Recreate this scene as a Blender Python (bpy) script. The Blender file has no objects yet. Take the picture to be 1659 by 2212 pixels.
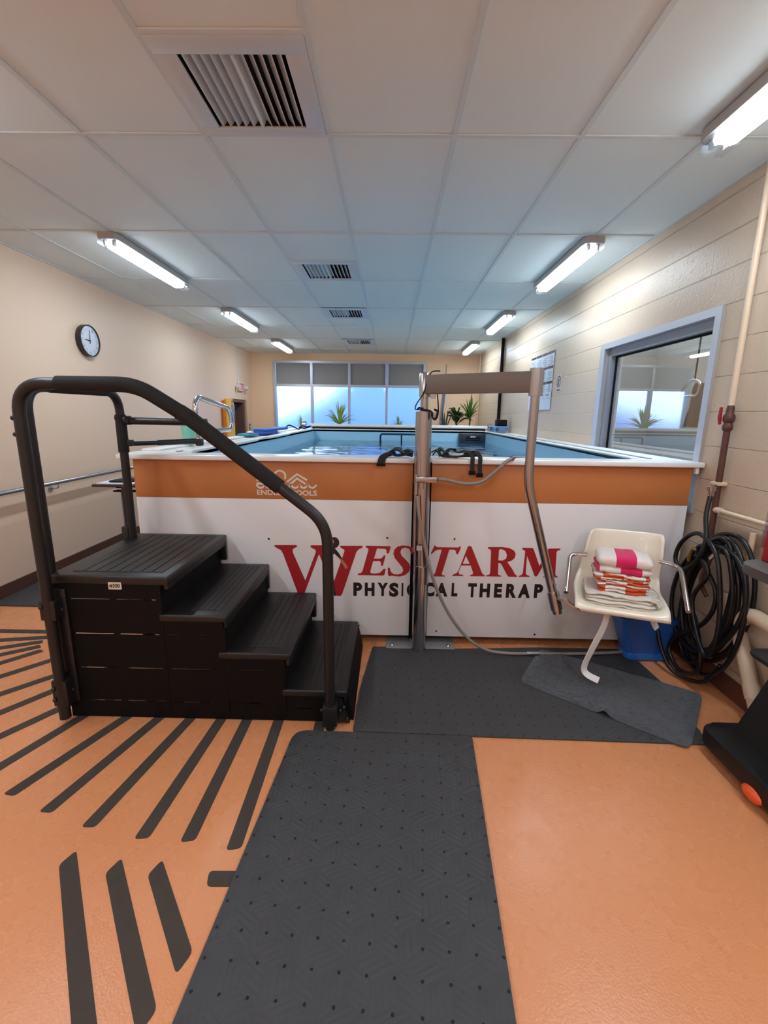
import bpy, bmesh, math, random
from mathutils import Vector, Matrix, noise
random.seed(7)
sc = bpy.context.scene
COL = sc.collection

# ------------------------------------------------------------------ camera, exposure, world, window daylight
CAM_Z = 1.541
def set_camera():
    yaw, pitch, roll, f = .0133, -.2118, .014, 977.9
    fwd = Vector((-math.sin(yaw)*math.cos(pitch), math.cos(yaw)*math.cos(pitch), math.sin(pitch)))
    right = Vector((math.cos(yaw), math.sin(yaw), 0)); up = right.cross(fwd)
    r2 = right*math.cos(roll) + up*math.sin(roll); u2 = -right*math.sin(roll) + up*math.cos(roll)
    cd = bpy.data.cameras.new('camera'); cam = bpy.data.objects.new('camera', cd); COL.objects.link(cam)
    cd.sensor_fit = 'VERTICAL'; cd.sensor_height = 36.0; cd.lens = 36.0*f/2212.0
    cd.clip_start = .02; cd.clip_end = 200
    m = Matrix((r2, u2, -fwd)).transposed().to_4x4(); m.translation = Vector((0, 0, CAM_Z))
    cam.matrix_world = m; sc.camera = cam
set_camera()
sc.view_settings.view_transform = 'Standard'; sc.view_settings.look = 'None'
sc.view_settings.gamma = 1.0; sc.view_settings.use_curve_mapping = False
sc.view_settings.exposure = 1.30
LAMP_STRENGTH = 21.0
LAMP_SIDE = .24                                   # share of that given off by the sides of a cover
LAMP_COLOR = (.84, .98, 1.09)
SKY_COLOR = (.50, .72, 1.0); SKY_STRENGTH = 2.6
w = bpy.data.worlds.new('sky'); sc.world = w; w.use_nodes = True
bg = w.node_tree.nodes['Background']; bg.inputs[0].default_value = (*SKY_COLOR, 1); bg.inputs[1].default_value = SKY_STRENGTH
cy = sc.cycles
cy.use_denoising = True
cy.max_bounces = 8; cy.diffuse_bounces = 5; cy.glossy_bounces = 4; cy.transmission_bounces = 6; cy.transparent_max_bounces = 12
cy.sample_clamp_indirect = 6.0
cy.use_adaptive_sampling = True; cy.adaptive_threshold = .03
cy.caustics_reflective = False; cy.caustics_refractive = False

# ------------------------------------------------------------------ materials
def lin(c):
    def f(v):
        v /= 255.0
        return v/12.92 if v <= .04045 else ((v+.055)/1.055)**2.4
    return (f(c[0]), f(c[1]), f(c[2]), 1)
MATS = {}
def mat(name, rgb, rough=.5, metal=0.0, bump=None, spec=.5, coat=0.0, mottled=None, sheen=0.0):
    """rgb is sRGB 0..255; bump = (noise scale, strength); mottled = (noise scale, amount) natural colour variation"""
    m = bpy.data.materials.new(name); m.use_nodes = True; nt = m.node_tree
    b = nt.nodes['Principled BSDF']
    b.inputs['Base Color'].default_value = lin(rgb); b.inputs['Roughness'].default_value = rough
    b.inputs['Metallic'].default_value = metal; b.inputs['Specular IOR Level'].default_value = spec
    b.inputs['Coat Weight'].default_value = coat; b.inputs['Sheen Weight'].default_value = sheen
    if bump or mottled:
        tc = nt.nodes.new('ShaderNodeTexCoord')
    if bump:
        n = nt.nodes.new('ShaderNodeTexNoise'); n.inputs['Scale'].default_value = bump[0]; n.inputs['Detail'].default_value = 5
        bp = nt.nodes.new('ShaderNodeBump'); bp.inputs['Strength'].default_value = bump[1]; bp.inputs['Distance'].default_value = .004
        nt.links.new(tc.outputs['Object'], n.inputs['Vector']); nt.links.new(n.outputs['Fac'], bp.inputs['Height'])
        nt.links.new(bp.outputs['Normal'], b.inputs['Normal'])
    if mottled:
        n = nt.nodes.new('ShaderNodeTexNoise'); n.inputs['Scale'].default_value = mottled[0]; n.inputs['Detail'].default_value = 6
        mx = nt.nodes.new('ShaderNodeMix'); mx.data_type = 'RGBA'
        a = mottled[1]
        mx.inputs['A'].default_value = tuple(v*(1-a) for v in lin(rgb)[:3])+(1,); mx.inputs['B'].default_value = tuple(min(1, v*(1+a)) for v in lin(rgb)[:3])+(1,)
        nt.links.new(tc.outputs['Object'], n.inputs['Vector']); nt.links.new(n.outputs['Fac'], mx.inputs['Factor'])
        nt.links.new(mx.outputs['Result'], b.inputs['Base Color'])
    MATS[name] = m
    return m
def emit(name, rgb, s):
    m = bpy.data.materials.new(name); m.use_nodes = True; nt = m.node_tree; nt.nodes.clear()
    e = nt.nodes.new('ShaderNodeEmission'); e.inputs[0].default_value = (*rgb, 1); e.inputs[1].default_value = s
    o = nt.nodes.new('ShaderNodeOutputMaterial'); nt.links.new(e.outputs[0], o.inputs[0]); return m
def see_through(name, tint, gloss, gloss_rough=.02, blur=0.0, blur_rough=.3, fresnel=0.0):
    """clear sheet: tinted transparent, some mirror, optionally part of it scattering what lies behind"""
    m = bpy.data.materials.new(name); m.use_nodes = True; nt = m.node_tree; nt.nodes.clear()
    t = nt.nodes.new('ShaderNodeBsdfTransparent'); t.inputs[0].default_value = (*tint, 1)
    g = nt.nodes.new('ShaderNodeBsdfGlossy'); g.inputs['Roughness'].default_value = gloss_rough; g.inputs['Color'].default_value = (.95, .95, .95, 1)
    base = t.outputs[0]
    if blur > 0:
        r = nt.nodes.new('ShaderNodeBsdfRefraction'); r.inputs['IOR'].default_value = 1.25; r.inputs['Roughness'].default_value = blur_rough
        r.inputs['Color'].default_value = (*tint, 1)
        mx0 = nt.nodes.new('ShaderNodeMixShader'); mx0.inputs[0].default_value = blur
        nt.links.new(t.outputs[0], mx0.inputs[1]); nt.links.new(r.outputs[0], mx0.inputs[2]); base = mx0.outputs[0]
    mx = nt.nodes.new('ShaderNodeMixShader'); mx.inputs[0].default_value = gloss
    if fresnel:
        fr = nt.nodes.new('ShaderNodeFresnel'); fr.inputs[0].default_value = fresnel
        ad = nt.nodes.new('ShaderNodeMath'); ad.operation = 'ADD'; ad.use_clamp = True; ad.inputs[1].default_value = gloss
        nt.links.new(fr.outputs[0], ad.inputs[0]); nt.links.new(ad.outputs[0], mx.inputs[0])
    nt.links.new(base, mx.inputs[1]); nt.links.new(g.outputs[0], mx.inputs[2])
    o = nt.nodes.new('ShaderNodeOutputMaterial'); nt.links.new(mx.outputs[0], o.inputs[0]); MATS[name] = m; return m

def leaf_mat(name, rgb):
    m = mat(name, rgb, .45, mottled=(8, .3)); nt = m.node_tree; b = nt.nodes['Principled BSDF']; o = nt.nodes['Material Output']
    t = nt.nodes.new('ShaderNodeBsdfTranslucent'); c = lin(rgb); t.inputs[0].default_value = (c[0]*1.2, c[1]*1.3, c[2], 1)
    mx = nt.nodes.new('ShaderNodeMixShader'); mx.inputs[0].default_value = .45
    nt.links.new(b.outputs[0], mx.inputs[1]); nt.links.new(t.outputs[0], mx.inputs[2]); nt.links.new(mx.outputs[0], o.inputs[0]); return m

# ------------------------------------------------------------------ mesh helpers
def quad(bm, pts):
    return bm.faces.new([bm.verts.new(p) for p in pts])
def box(bm, x0, x1, y0, y1, z0, z1, bev=0.0, seg=2, mtx=None):
    vs = [bm.verts.new((x, y, z)) for x in (x0, x1) for y in (y0, y1) for z in (z0, z1)]
    fs = [(0, 1, 3, 2), (4, 6, 7, 5), (0, 4, 5, 1), (2, 3, 7, 6), (0, 2, 6, 4), (1, 5, 7, 3)]
    faces = [bm.faces.new([vs[i] for i in f]) for f in fs]
    if bev:
        es = list({e for f in faces for e in f.edges})
        r = bmesh.ops.bevel(bm, geom=es, offset=bev, segments=seg, profile=.5, affect='EDGES')
        vs = list({v for v in r['verts']} | {v for v in vs if v.is_valid})
    if mtx is not None:
        bmesh.ops.transform(bm, matrix=mtx, verts=[v for v in vs if v.is_valid])
    return vs
def prism(bm, pts, axis, a0, a1, bev=0.0):
    """extrude a closed 2-D outline along axis (0=x,1=y,2=z); pts in the two other coordinates, in order"""
    def mk(p, a):
        return {0: (a, p[0], p[1]), 1: (p[0], a, p[1]), 2: (p[0], p[1], a)}[axis]
    A = [bm.verts.new(mk(p, a0)) for p in pts]; B = [bm.verts.new(mk(p, a1)) for p in pts]
    n = len(pts); fs = [bm.faces.new(A), bm.faces.new(list(reversed(B)))]
    for i in range(n):
        j = (i+1) % n; fs.append(bm.faces.new((A[i], B[i], B[j], A[j])))
    if bev:
        es = [e for e in set(fs[0].edges) | set(fs[1].edges)]
        bmesh.ops.bevel(bm, geom=es, offset=bev, segments=2, profile=.5, affect='EDGES')
def rounded(pts, r, n=6):
    """round the corners of a closed 2-D outline"""
    out = []; N = len(pts)
    for i in range(N):
        p0, p, p1 = Vector(pts[i-1]), Vector(pts[i]), Vector(pts[(i+1) % N])
        rr = r[i] if isinstance(r, (list, tuple)) else r
        a = (p0-p); b = (p1-p); d = min(rr, a.length*.49, b.length*.49)
        if d < 1e-5: out.append(tuple(p)); continue
        a = p+a.normalized()*d; b = p+b.normalized()*d
        for k in range(n+1):
            t = k/n; out.append(tuple(a*(1-t)**2 + p*2*t*(1-t) + b*t*t))
    return out
def fillet(pts, r, n=7):
    pts = [Vector(p) for p in pts]; out = [pts[0]]
    for i in range(1, len(pts)-1):
        p = pts[i]; rr = r[i-1] if isinstance(r, (list, tuple)) else r
        a = pts[i-1]-p; b = pts[i+1]-p; d = min(rr, a.length*.48, b.length*.48)
        if d < 1e-5: out.append(p); continue
        a = p+a.normalized()*d; b = p+b.normalized()*d
        for k in range(n+1):
            t = k/n; out.append(a*(1-t)**2 + p*2*t*(1-t) + b*t*t)
    out.append(pts[-1]); return out
def catmull(pts, n=8, closed=False):
    pts = [Vector(p) for p in pts]; N = len(pts); out = []
    for i in range(N if closed else N-1):
        if closed: p0, p1, p2, p3 = pts[i-1], pts[i], pts[(i+1) % N], pts[(i+2) % N]
        else: p0, p1, p2, p3 = pts[max(i-1, 0)], pts[i], pts[i+1], pts[min(i+2, N-1)]
        for k in range(n):
            t = k/n
            out.append(.5*((2*p1)+(-p0+p2)*t+(2*p0-5*p1+4*p2-p3)*t*t+(-p0+3*p1-3*p2+p3)*t**3))
    if not closed: out.append(pts[-1])
    return out
def sweep(bm, pts, section, closed=False, cap=True, scale=None, up=None):
    """sweep a 2-D section (list of (a,b)) along pts with parallel transport"""
    pts = [Vector(p) for p in pts]; N = len(pts); rings = []; nrm = None
    for i in range(N):
        if closed: t = (pts[(i+1) % N]-pts[i-1])
        else: t = pts[min(i+1, N-1)]-pts[max(i-1, 0)]
        t.normalize()
        if up is not None:
            nrm = Vector(up) - t*Vector(up).dot(t)
            if nrm.length < 1e-4: nrm = Vector((1, 0, 0)) - t*t.x
        elif nrm is None:
            nrm = Vector((0, 0, 1)) if abs(t.z) < .9 else Vector((1, 0, 0)); nrm = nrm - t*nrm.dot(t)
        else: nrm = nrm - t*nrm.dot(t)
        nrm.normalize(); bn = t.cross(nrm); s = scale[i] if scale else 1.0
        rings.append([bm.verts.new(pts[i]+nrm*(a*s)+bn*(b*s)) for a, b in section])
    M = len(section)
    for i in range(N if closed else N-1):
        A, B = rings[i], rings[(i+1) % N]
        for j in range(M):
            k = (j+1) % M; bm.faces.new((A[j], A[k], B[k], B[j]))
    if cap and not closed:
        bm.faces.new(list(reversed(rings[0]))); bm.faces.new(rings[-1])
def circ(r, n=14): return [(r*math.cos(2*math.pi*i/n), r*math.sin(2*math.pi*i/n)) for i in range(n)]
def tube(bm, pts, r, n=14, closed=False, scale=None): sweep(bm, pts, circ(r, n), closed, scale=scale)
def lathe(bm, prof, cx, cy, n=24, cz=0.0, caps=True):
    rings = [[bm.verts.new((cx+r*math.cos(2*math.pi*i/n), cy+r*math.sin(2*math.pi*i/n), cz+z)) for i in range(n)] for r, z in prof]
    for A, B in zip(rings, rings[1:]):
        for j in range(n): bm.faces.new((A[j], A[(j+1) % n], B[(j+1) % n], B[j]))
    if caps: bm.faces.new(list(reversed(rings[0]))); bm.faces.new(rings[-1])
def ball(bm, c, r, sx=1, sy=1, sz=1, n=10):
    bmesh.ops.create_uvsphere(bm, u_segments=n+4, v_segments=n, radius=r, matrix=Matrix.Translation(c) @ Matrix.Diagonal((sx, sy, sz, 1)))
def cyl(bm, a, b, r, n=16): tube(bm, [a, b], r, n)
def BM(): return bmesh.new()
def finish(name, bm, m, smooth=True, angle=40):
    if name != 'pool_water': bmesh.ops.recalc_face_normals(bm, faces=bm.faces)
    me = bpy.data.meshes.new(name); bm.to_mesh(me); bm.free()
    for x in (m if isinstance(m, (list, tuple)) else [m]): me.materials.append(x)
    if smooth:
        me.polygons.foreach_set('use_smooth', [True]*len(me.polygons)); me.set_sharp_from_angle(angle=math.radians(angle))
    return me
WL = {}
def put(name, me, parent=None, loc=None):
    o = bpy.data.objects.new(name, me); COL.objects.link(o)
    if parent is not None:
        o.parent = parent; base = WL[parent.name]; WL[o.name] = base
        me.transform(Matrix.Translation(-base))
    else:
        if loc is None:
            xs = [v.co for v in me.vertices]
            loc = Vector(((min(c.x for c in xs)+max(c.x for c in xs))/2, (min(c.y for c in xs)+max(c.y for c in xs))/2, min(c.z for c in xs)))
        loc = Vector(loc); me.transform(Matrix.Translation(-loc)); o.location = loc; WL[o.name] = loc
    return o
def thing(name, label, cat, loc, group=None):
    o = bpy.data.objects.new(name, None); COL.objects.link(o); o.location = loc; o.empty_display_size = .05
    WL[o.name] = Vector(loc); o['label'] = label; o['category'] = cat
    if group: o['group'] = group
    return o
def part(name, bm, m, parent, label=None, smooth=True, angle=40):
    o = put(name, finish(name, bm, m, smooth, angle), parent)
    if label: o['label'] = label
    return o
def split_bm(bm):
    out = []; left = set(bm.verts)
    while left:
        st_ = [left.pop()]; isl = set(st_)
        while st_:
            v = st_.pop()
            for e in v.link_edges:
                o = e.other_vert(v)
                if o not in isl: isl.add(o); st_.append(o)
        left -= isl; out.append(isl)
    res = []
    for isl in out:
        nb = BM(); mp = {v: nb.verts.new(v.co) for v in isl}
        for f in {f for v in isl for f in v.link_faces}: nb.faces.new([mp[v] for v in f.verts])
        res.append(nb)
    bm.free(); return res
def parts(name, bm, m, parent, label=None, smooth=True, angle=40):
    return [part(name, b, m, parent, label, smooth, angle) for b in split_bm(bm)]
def single(name, bm, m, label, cat, group=None, kind=None, smooth=True, angle=40, loc=None):
    o = put(name, finish(name, bm, m, smooth, angle), None, loc); o['label'] = label; o['category'] = cat
    if group: o['group'] = group
    if kind: o['kind'] = kind
    return o
def struct(name, bm, m, parent=None, smooth=False, angle=40):
    o = put(name, finish(name, bm, m, smooth, angle), parent, None if parent else (0, 0, 0))
    if parent is None: o['kind'] = 'structure'
    return o
def copy_thing(o, loc, label, group=None):
    r = o.copy(); COL.objects.link(r); r.location = loc; r['label'] = label; WL[r.name] = Vector(loc)
    if group: r['group'] = group
    for ch in o.children:
        c = ch.copy(); COL.objects.link(c); c.parent = r
        for g in ch.children:
            d = g.copy(); COL.objects.link(d); d.parent = c
    return r
def glyphs(bm, text, x0, x1, z0, z1, y, bold=.03, thick=.0006, clip=None):
    """lettering from the built-in font, fitted to a box facing -Y"""
    cu = bpy.data.curves.new('txt', 'FONT'); cu.body = text; cu.offset = bold; cu.resolution_u = 4; cu.fill_mode = 'FRONT'
    ob = bpy.data.objects.new('txt', cu); COL.objects.link(ob)
    me = bpy.data.meshes.new_from_object(ob)
    bpy.data.objects.remove(ob); bpy.data.curves.remove(cu)
    xs = [v.co.x for v in me.vertices]; ys = [v.co.y for v in me.vertices]
    ax, bx, ay, by = min(xs), max(xs), min(ys), max(ys)
    t = BM(); t.from_mesh(me); bpy.data.meshes.remove(me)
    for v in t.verts:
        v.co = Vector((x0+(v.co.x-ax)/(bx-ax)*(x1-x0), y, z0+(v.co.y-ay)/(by-ay)*(z1-z0)))
    if clip:
        bmesh.ops.bisect_plane(t, geom=t.verts[:]+t.edges[:]+t.faces[:], plane_co=(clip[0], 0, 0), plane_no=(clip[1], 0, 0), clear_outer=True)
    tmp = bpy.data.meshes.new('tmp'); t.to_mesh(tmp); t.free(); bm.from_mesh(tmp); bpy.data.meshes.remove(tmp)
def flat(bm, pts, y, t=.0006):
    prism(bm, pts, 1, y, y-t)
def stroke(bm, pts, wd, y, t=.0006):
    """thick open line lying in the XZ plane"""
    L, R_ = [], []
    P = [Vector(p) for p in pts]
    for i, p in enumerate(P):
        d = P[min(i+1, len(P)-1)]-P[max(i-1, 0)]; d.normalize(); n = Vector((-d.y, d.x))
        if 0 < i < len(P)-1:
            e = (P[i]-P[i-1]).normalized(); c = max(.45, abs(e.dot(d))); n = n/c
        L.append(p+n*wd/2); R_.append(p-n*wd/2)
    for i in range(len(P)-1):
        quad(bm, [(q.x, y-t, q.y) for q in (L[i], L[i+1], R_[i+1], R_[i])])

# ------------------------------------------------------------------ palette
M_steel = mat('brushed_steel', (176, 178, 184), .2, 1.0, (220, .05))
M_chrome = mat('chrome', (205, 203, 200), .12, 1.0)
M_alu = mat('satin_aluminium', (196, 198, 204), .4, .6)
M_black = mat('black_plastic', (24, 23, 24), .42, 0, (160, .12), mottled=(9, .2))
M_blackside = mat('black_smooth_plastic', (7, 6, 7), .65, 0, None, .2)
M_foam = mat('black_foam', (20, 20, 21), .8, 0, (350, .25))
M_powder = mat('black_powder_coat', (25, 25, 27), .38)
M_rubber = mat('black_hose_rubber', (20, 20, 22), .33)
M_white = mat('white_gelcoat', (242, 243, 244), .28, mottled=(3, .03))
M_ivory = mat('ivory_fibreglass', (242, 231, 212), .3, coat=.2)
M_brass = mat('brass', (170, 140, 80), .3, 1.0)

# ------------------------------------------------------------------ the room
XL, XR, YF, YB, ZC = -3.21, 1.945, 10.66, -4.4, 2.863
def wall_mat(name, rgb, rough, bumps, blocks=None, mort=.35):
    m = mat(name, rgb, rough, 0, None, .22); nt = m.node_tree; b = nt.nodes['Principled BSDF']
    tc = nt.nodes.new('ShaderNodeTexCoord'); n = nt.nodes.new('ShaderNodeTexNoise'); n.inputs['Scale'].default_value = bumps[0]; n.inputs['Detail'].default_value = 6
    nt.links.new(tc.outputs['Object'], n.inputs['Vector'])
    bp = nt.nodes.new('ShaderNodeBump'); bp.inputs['Strength'].default_value = bumps[1]; bp.inputs['Distance'].default_value = .003
    nt.links.new(n.outputs['Fac'], bp.inputs['Height']); nt.links.new(bp.outputs['Normal'], b.inputs['Normal'])
    if blocks:
        sx = nt.nodes.new('ShaderNodeSeparateXYZ'); cb = nt.nodes.new('ShaderNodeCombineXYZ')
        nt.links.new(tc.outputs['Object'], sx.inputs[0])
        nt.links.new(sx.outputs[blocks], cb.inputs[0])
        of = nt.nodes.new('ShaderNodeMath'); of.operation = 'ADD'; of.inputs[1].default_value = .045
        nt.links.new(sx.outputs['Z'], of.inputs[0]); nt.links.new(of.outputs[0], cb.inputs[1])
        br = nt.nodes.new('ShaderNodeTexBrick'); br.inputs['Scale'].default_value = 1; br.inputs['Brick Width'].default_value = .406
        br.inputs['Row Height'].default_value = .2035; br.inputs['Mortar Size'].default_value = .0045; br.inputs['Mortar Smooth'].default_value = .6
        br.offset = .5; br.squash = 1
        nt.links.new(cb.outputs[0], br.inputs['Vector'])
        br2 = nt.nodes.new('ShaderNodeTexBrick'); br2.inputs['Scale'].default_value = 1; br2.inputs['Brick Width'].default_value = 500
        br2.inputs['Row Height'].default_value = .2035; br2.inputs['Mortar Size'].default_value = .0045; br2.inputs['Mortar Smooth'].default_value = .6
        nt.links.new(cb.outputs[0], br2.inputs['Vector'])
        b1 = nt.nodes.new('ShaderNodeBump'); b1.invert = True; b1.inputs['Strength'].default_value = mort*.22; b1.inputs['Distance'].default_value = .006
        nt.links.new(br.outputs['Fac'], b1.inputs['Height']); nt.links.new(bp.outputs['Normal'], b1.inputs['Normal'])
        b2 = nt.nodes.new('ShaderNodeBump'); b2.invert = True; b2.inputs['Strength'].default_value = mort; b2.inputs['Distance'].default_value = .008
        nt.links.new(br2.outputs['Fac'], b2.inputs['Height']); nt.links.new(b1.outputs['Normal'], b2.inputs['Normal'])
        nt.links.new(b2.outputs['Normal'], b.inputs['Normal'])
        # pitted faces: sparse pores
        v = nt.nodes.new('ShaderNodeTexNoise'); v.inputs['Scale'].default_value = 34; v.inputs['Detail'].default_value = 3
        nt.links.new(tc.outputs['Object'], v.inputs['Vector'])
        rp = nt.nodes.new('ShaderNodeMapRange'); rp.inputs[1].default_value = .60; rp.inputs[2].default_value = .72
        nt.links.new(v.outputs['Fac'], rp.inputs[0])
        b3 = nt.nodes.new('ShaderNodeBump'); b3.invert = True; b3.inputs['Strength'].default_value = .35; b3.inputs['Distance'].default_value = .004
        nt.links.new(rp.outputs[0], b3.inputs['Height']); nt.links.new(b2.outputs['Normal'], b3.inputs['Normal']); nt.links.new(b3.outputs['Normal'], b.inputs['Normal'])
    return m
M_wl = wall_mat('cream_plaster_paint', (232, 205, 182), .42, (14, .25))
M_wr = wall_mat('cream_block_paint', (206, 186, 164), .36, (60, .6), 'Y', .8)
M_wf = wall_mat('peach_block_paint', (242, 208, 174), .5, (30, .3), 'X', .25)

def floor_material():
    m = mat('orange_epoxy', (214, 138, 84), .3, 0, None, .5); nt = m.node_tree; b = nt.nodes['Principled BSDF']
    tc = nt.nodes.new('ShaderNodeTexCoord')
    n = nt.nodes.new('ShaderNodeTexNoise'); n.inputs['Scale'].default_value = 1.6; n.inputs['Detail'].default_value = 3; n.inputs['Roughness'].default_value = .5
    mx = nt.nodes.new('ShaderNodeMix'); mx.data_type = 'RGBA'; mx.inputs['A'].default_value = lin((215, 139, 93)); mx.inputs['B'].default_value = lin((226, 153, 105))
    nt.links.new(tc.outputs['Object'], n.inputs['Vector']); nt.links.new(n.outputs['Fac'], mx.inputs['Factor']); nt.links.new(mx.outputs['Result'], b.inputs['Base Color'])
    n2 = nt.nodes.new('ShaderNodeTexNoise'); n2.inputs['Scale'].default_value = 130; n2.inputs['Detail'].default_value = 4
    n3 = nt.nodes.new('ShaderNodeTexNoise'); n3.inputs['Scale'].default_value = 9; n3.inputs['Detail'].default_value = 6
    mr = nt.nodes.new('ShaderNodeMapRange'); mr.inputs[3].default_value = .15; mr.inputs[4].default_value = .40
    nt.links.new(tc.outputs['Object'], n2.inputs['Vector']); nt.links.new(tc.outputs['Object'], n3.inputs['Vector'])
    nt.links.new(n3.outputs['Fac'], mr.inputs[0]); nt.links.new(mr.outputs[0], b.inputs['Roughness'])
    bp = nt.nodes.new('ShaderNodeBump'); bp.inputs['Strength'].default_value = .38; bp.inputs['Distance'].default_value = .002
    nt.links.new(n2.outputs['Fac'], bp.inputs['Height']); nt.links.new(bp.outputs['Normal'], b.inputs['Normal'])
    return m
M_floor = floor_material()
bm = BM(); box(bm, XL-.2, XR+.2, YB-.2, YF+.2, -.12, 0); struct('floor', bm, M_floor)

# walls: boxes round their openings
T = .2
bm = BM()   # left wall with the doorway far down it
DY0, DY1, DZ = 9.28, 10.22, 1.815
box(bm, XL-T, XL, YB, DY0, 0, 3.1); box(bm, XL-T, XL, DY1, YF, 0, 3.1); box(bm, XL-T, XL, DY0, DY1, DZ, 3.1)
struct('wall_left', bm, M_wl)
WY0, WY1, WZ0, WZ1 = 2.87, 4.44, .95, 2.196
bm = BM()
box(bm, XR, XR+T, YB, WY0, 0, 3.1); box(bm, XR, XR+T, WY1, YF, 0, 3.1); box(bm, XR, XR+T, WY0, WY1, WZ1, 3.1); box(bm, XR, XR+T, WY0, WY1, 0, WZ0)
struct('wall_right', bm, M_wr)
FX0, FX1, FZ0, FZ1 = -2.70, .765, .86, 2.705
bm = BM()
box(bm, XL-T, FX0, YF, YF+T, 0, 3.1); box(bm, FX1, XR+T, YF, YF+T, 0, 3.1); box(bm, FX0, FX1, YF, YF+T, FZ1, 3.1); box(bm, FX0, FX1, YF, YF+T, 0, FZ0)
struct('wall_far', bm, M_wf)
bm = BM(); box(bm, XL-T, XR+T, YB-T, YB, 0, 3.1); struct('wall_back', bm, M_wl)

# ceiling: 2x4 ft tiles, lay-in grid, four register openings
GX, GY, G = -1.545, 2.532, .61
VENTS = [(1, -1), (1, 3), (1, 6), (1, 10)]       # (column, half-row) of each air register
M_tile = mat('ceiling_tile', (228, 238, 238), .85, 0, (420, .12), mottled=(1.3, .03))
bm = BM()
nz = ZC+.007
def clampx(v): return min(max(v, XL), XR)
for r in range(-12, 15):
    y0, y1 = max(GY+r*G, YB), min(GY+(r+1)*G, YF)
    if y1 <= y0: continue
    for c in range(-4, 7):
        x0, x1 = clampx(GX+c*G), clampx(GX+(c+1)*G)
        if x1-x0 < 1e-4 or (c, r) in VENTS: continue
        quad(bm, [(x0, y0, nz), (x1, y0, nz), (x1, y1, nz), (x0, y1, nz)])
box(bm, XL-T, XR+T, YB-T, YF+T, 3.1, 3.2)
struct('ceiling', bm, M_tile)
M_grid = mat('ceiling_grid_white', (214, 222, 222), .55)
bm = BM()
for c in range(-4, 7):
    x = GX+c*G
    if XL < x < XR: box(bm, x-.0115, x+.0115, YB, YF, ZC, ZC+.006)
for r in range(-6, 8):
    y = GY+r*2*G
    if YB < y < YF: box(bm, XL, XR, y-.0115, y+.0115, ZC-.0006, ZC+.006)
for c, r in VENTS:
    for y in (GY+r*G, GY+(r+1)*G):
        box(bm, GX+c*G, GX+(c+1)*G, y-.0115, y+.0115, ZC-.0008, ZC+.006)
for x in (XL, XR-.02): box(bm, x, x+.02, YB, YF, ZC-.001, ZC+.006)
for y in (YB, YF-.02): box(bm, XL, XR, y, y+.02, ZC-.001, ZC+.006)
struct('trim_1', bm, M_grid)

M_base = mat('brown_vinyl_base', (92, 58, 48), .4)
bm = BM(); box(bm, XL, XL+.012, YB, DY0, 0, .11); box(bm, XL, XL+.012, DY1, YF, 0, .11); struct('baseboard_left', bm, M_base)
bm = BM(); box(bm, XR-.012, XR, YB, YF, 0, .115); struct('baseboard_right', bm, M_base)

# far window: silver frame, four bays, grey blanks over clear panes, street side bright
M_spandrel = mat('grey_roller_blind', (150, 148, 150), .7, 0, (300, .1))
M_pane = see_through('misted_glass', (.96, .98, 1.0), .04, .05, blur=.92, blur_rough=.55)
wn = put('window_1', finish('window_1', (lambda b: (box(b, FX0, FX0+.05, YF-.03, YF+.12, FZ0, FZ1), box(b, FX1-.05, FX1, YF-.03, YF+.12, FZ0, FZ1),
     box(b, FX0+.05, FX1-.05, YF-.03, YF+.12, FZ1-.05, FZ1), box(b, FX0+.05, FX1-.05, YF-.03, YF+.12, FZ0, FZ0+.05), b)[-1])(BM()), M_alu, False), None, (0, 0, 0))
wn['kind'] = 'structure'
mull = [FX0+.025, -1.83, -.975, -.12, FX1-.025]
bm = BM()
for x in mull[1:-1]: box(bm, x-.026, x+.026, YF-.025, YF+.11, FZ0+.05, FZ1-.05)
for a, b in zip(mull, mull[1:]): box(bm, a+.025, b-.025, YF-.025, YF+.11, 2.145, 2.195)
struct('mullion', bm, M_alu, wn)
for a, b in zip(mull, mull[1:]):
    bm = BM(); box(bm, a+.03, b-.03, YF+.03, YF+.045, 2.197, FZ1-.052); struct('blind', bm, M_spandrel, wn)
    bm = BM(); box(bm, a+.026, b-.026, YF+.05, YF+.06, FZ0+.052, 2.144); struct('pane', bm, M_pane, wn)

# what stands outside that window: a snow-pale slope with a building end, in shade
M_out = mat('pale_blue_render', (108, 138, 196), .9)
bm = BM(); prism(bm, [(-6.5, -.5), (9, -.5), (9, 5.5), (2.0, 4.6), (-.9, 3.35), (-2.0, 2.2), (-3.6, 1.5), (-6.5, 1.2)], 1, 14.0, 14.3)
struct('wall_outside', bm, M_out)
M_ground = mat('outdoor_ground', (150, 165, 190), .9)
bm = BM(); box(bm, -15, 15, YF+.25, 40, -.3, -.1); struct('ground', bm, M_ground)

# right window: silver frame, one big pane onto a dim office
M_glass_r = see_through('office_glass', (.80, .80, .80), .30, .01)
bm = BM()
fw = .085
box(bm, XR-.02, XR+.11, WY0, WY0+.055, WZ0, WZ1); box(bm, XR-.02, XR+.11, WY1-fw, WY1, WZ0, WZ1)
box(bm, XR-.02, XR+.11, WY0+.055, WY1-fw, WZ1-.05, WZ1); box(bm, XR-.02, XR+.11, WY0+.055, WY1-fw, WZ0, WZ0+.06)
w2 = struct('window_2', bm, M_alu)
bm = BM(); box(bm, XR+.02, XR+.10, WY0+.055, WY1-fw, WZ1-.115, WZ1-.05); box(bm, XR+.02, XR+.10, WY1-fw-.06, WY1-fw, WZ0+.06, WZ1-.115)
struct('sash', bm, mat('grey_sash', (150, 152, 160), .45, .4), w2)
bm = BM(); box(bm, XR+.06, XR+.075, WY0+.055, WY1-fw-.06, WZ1-.13, WZ1-.115); box(bm, XR+.06, XR+.075, WY1-fw-.075, WY1-fw-.06, WZ0+.06, WZ1-.13)
struct('gasket', bm, M_blackside, w2)
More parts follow.
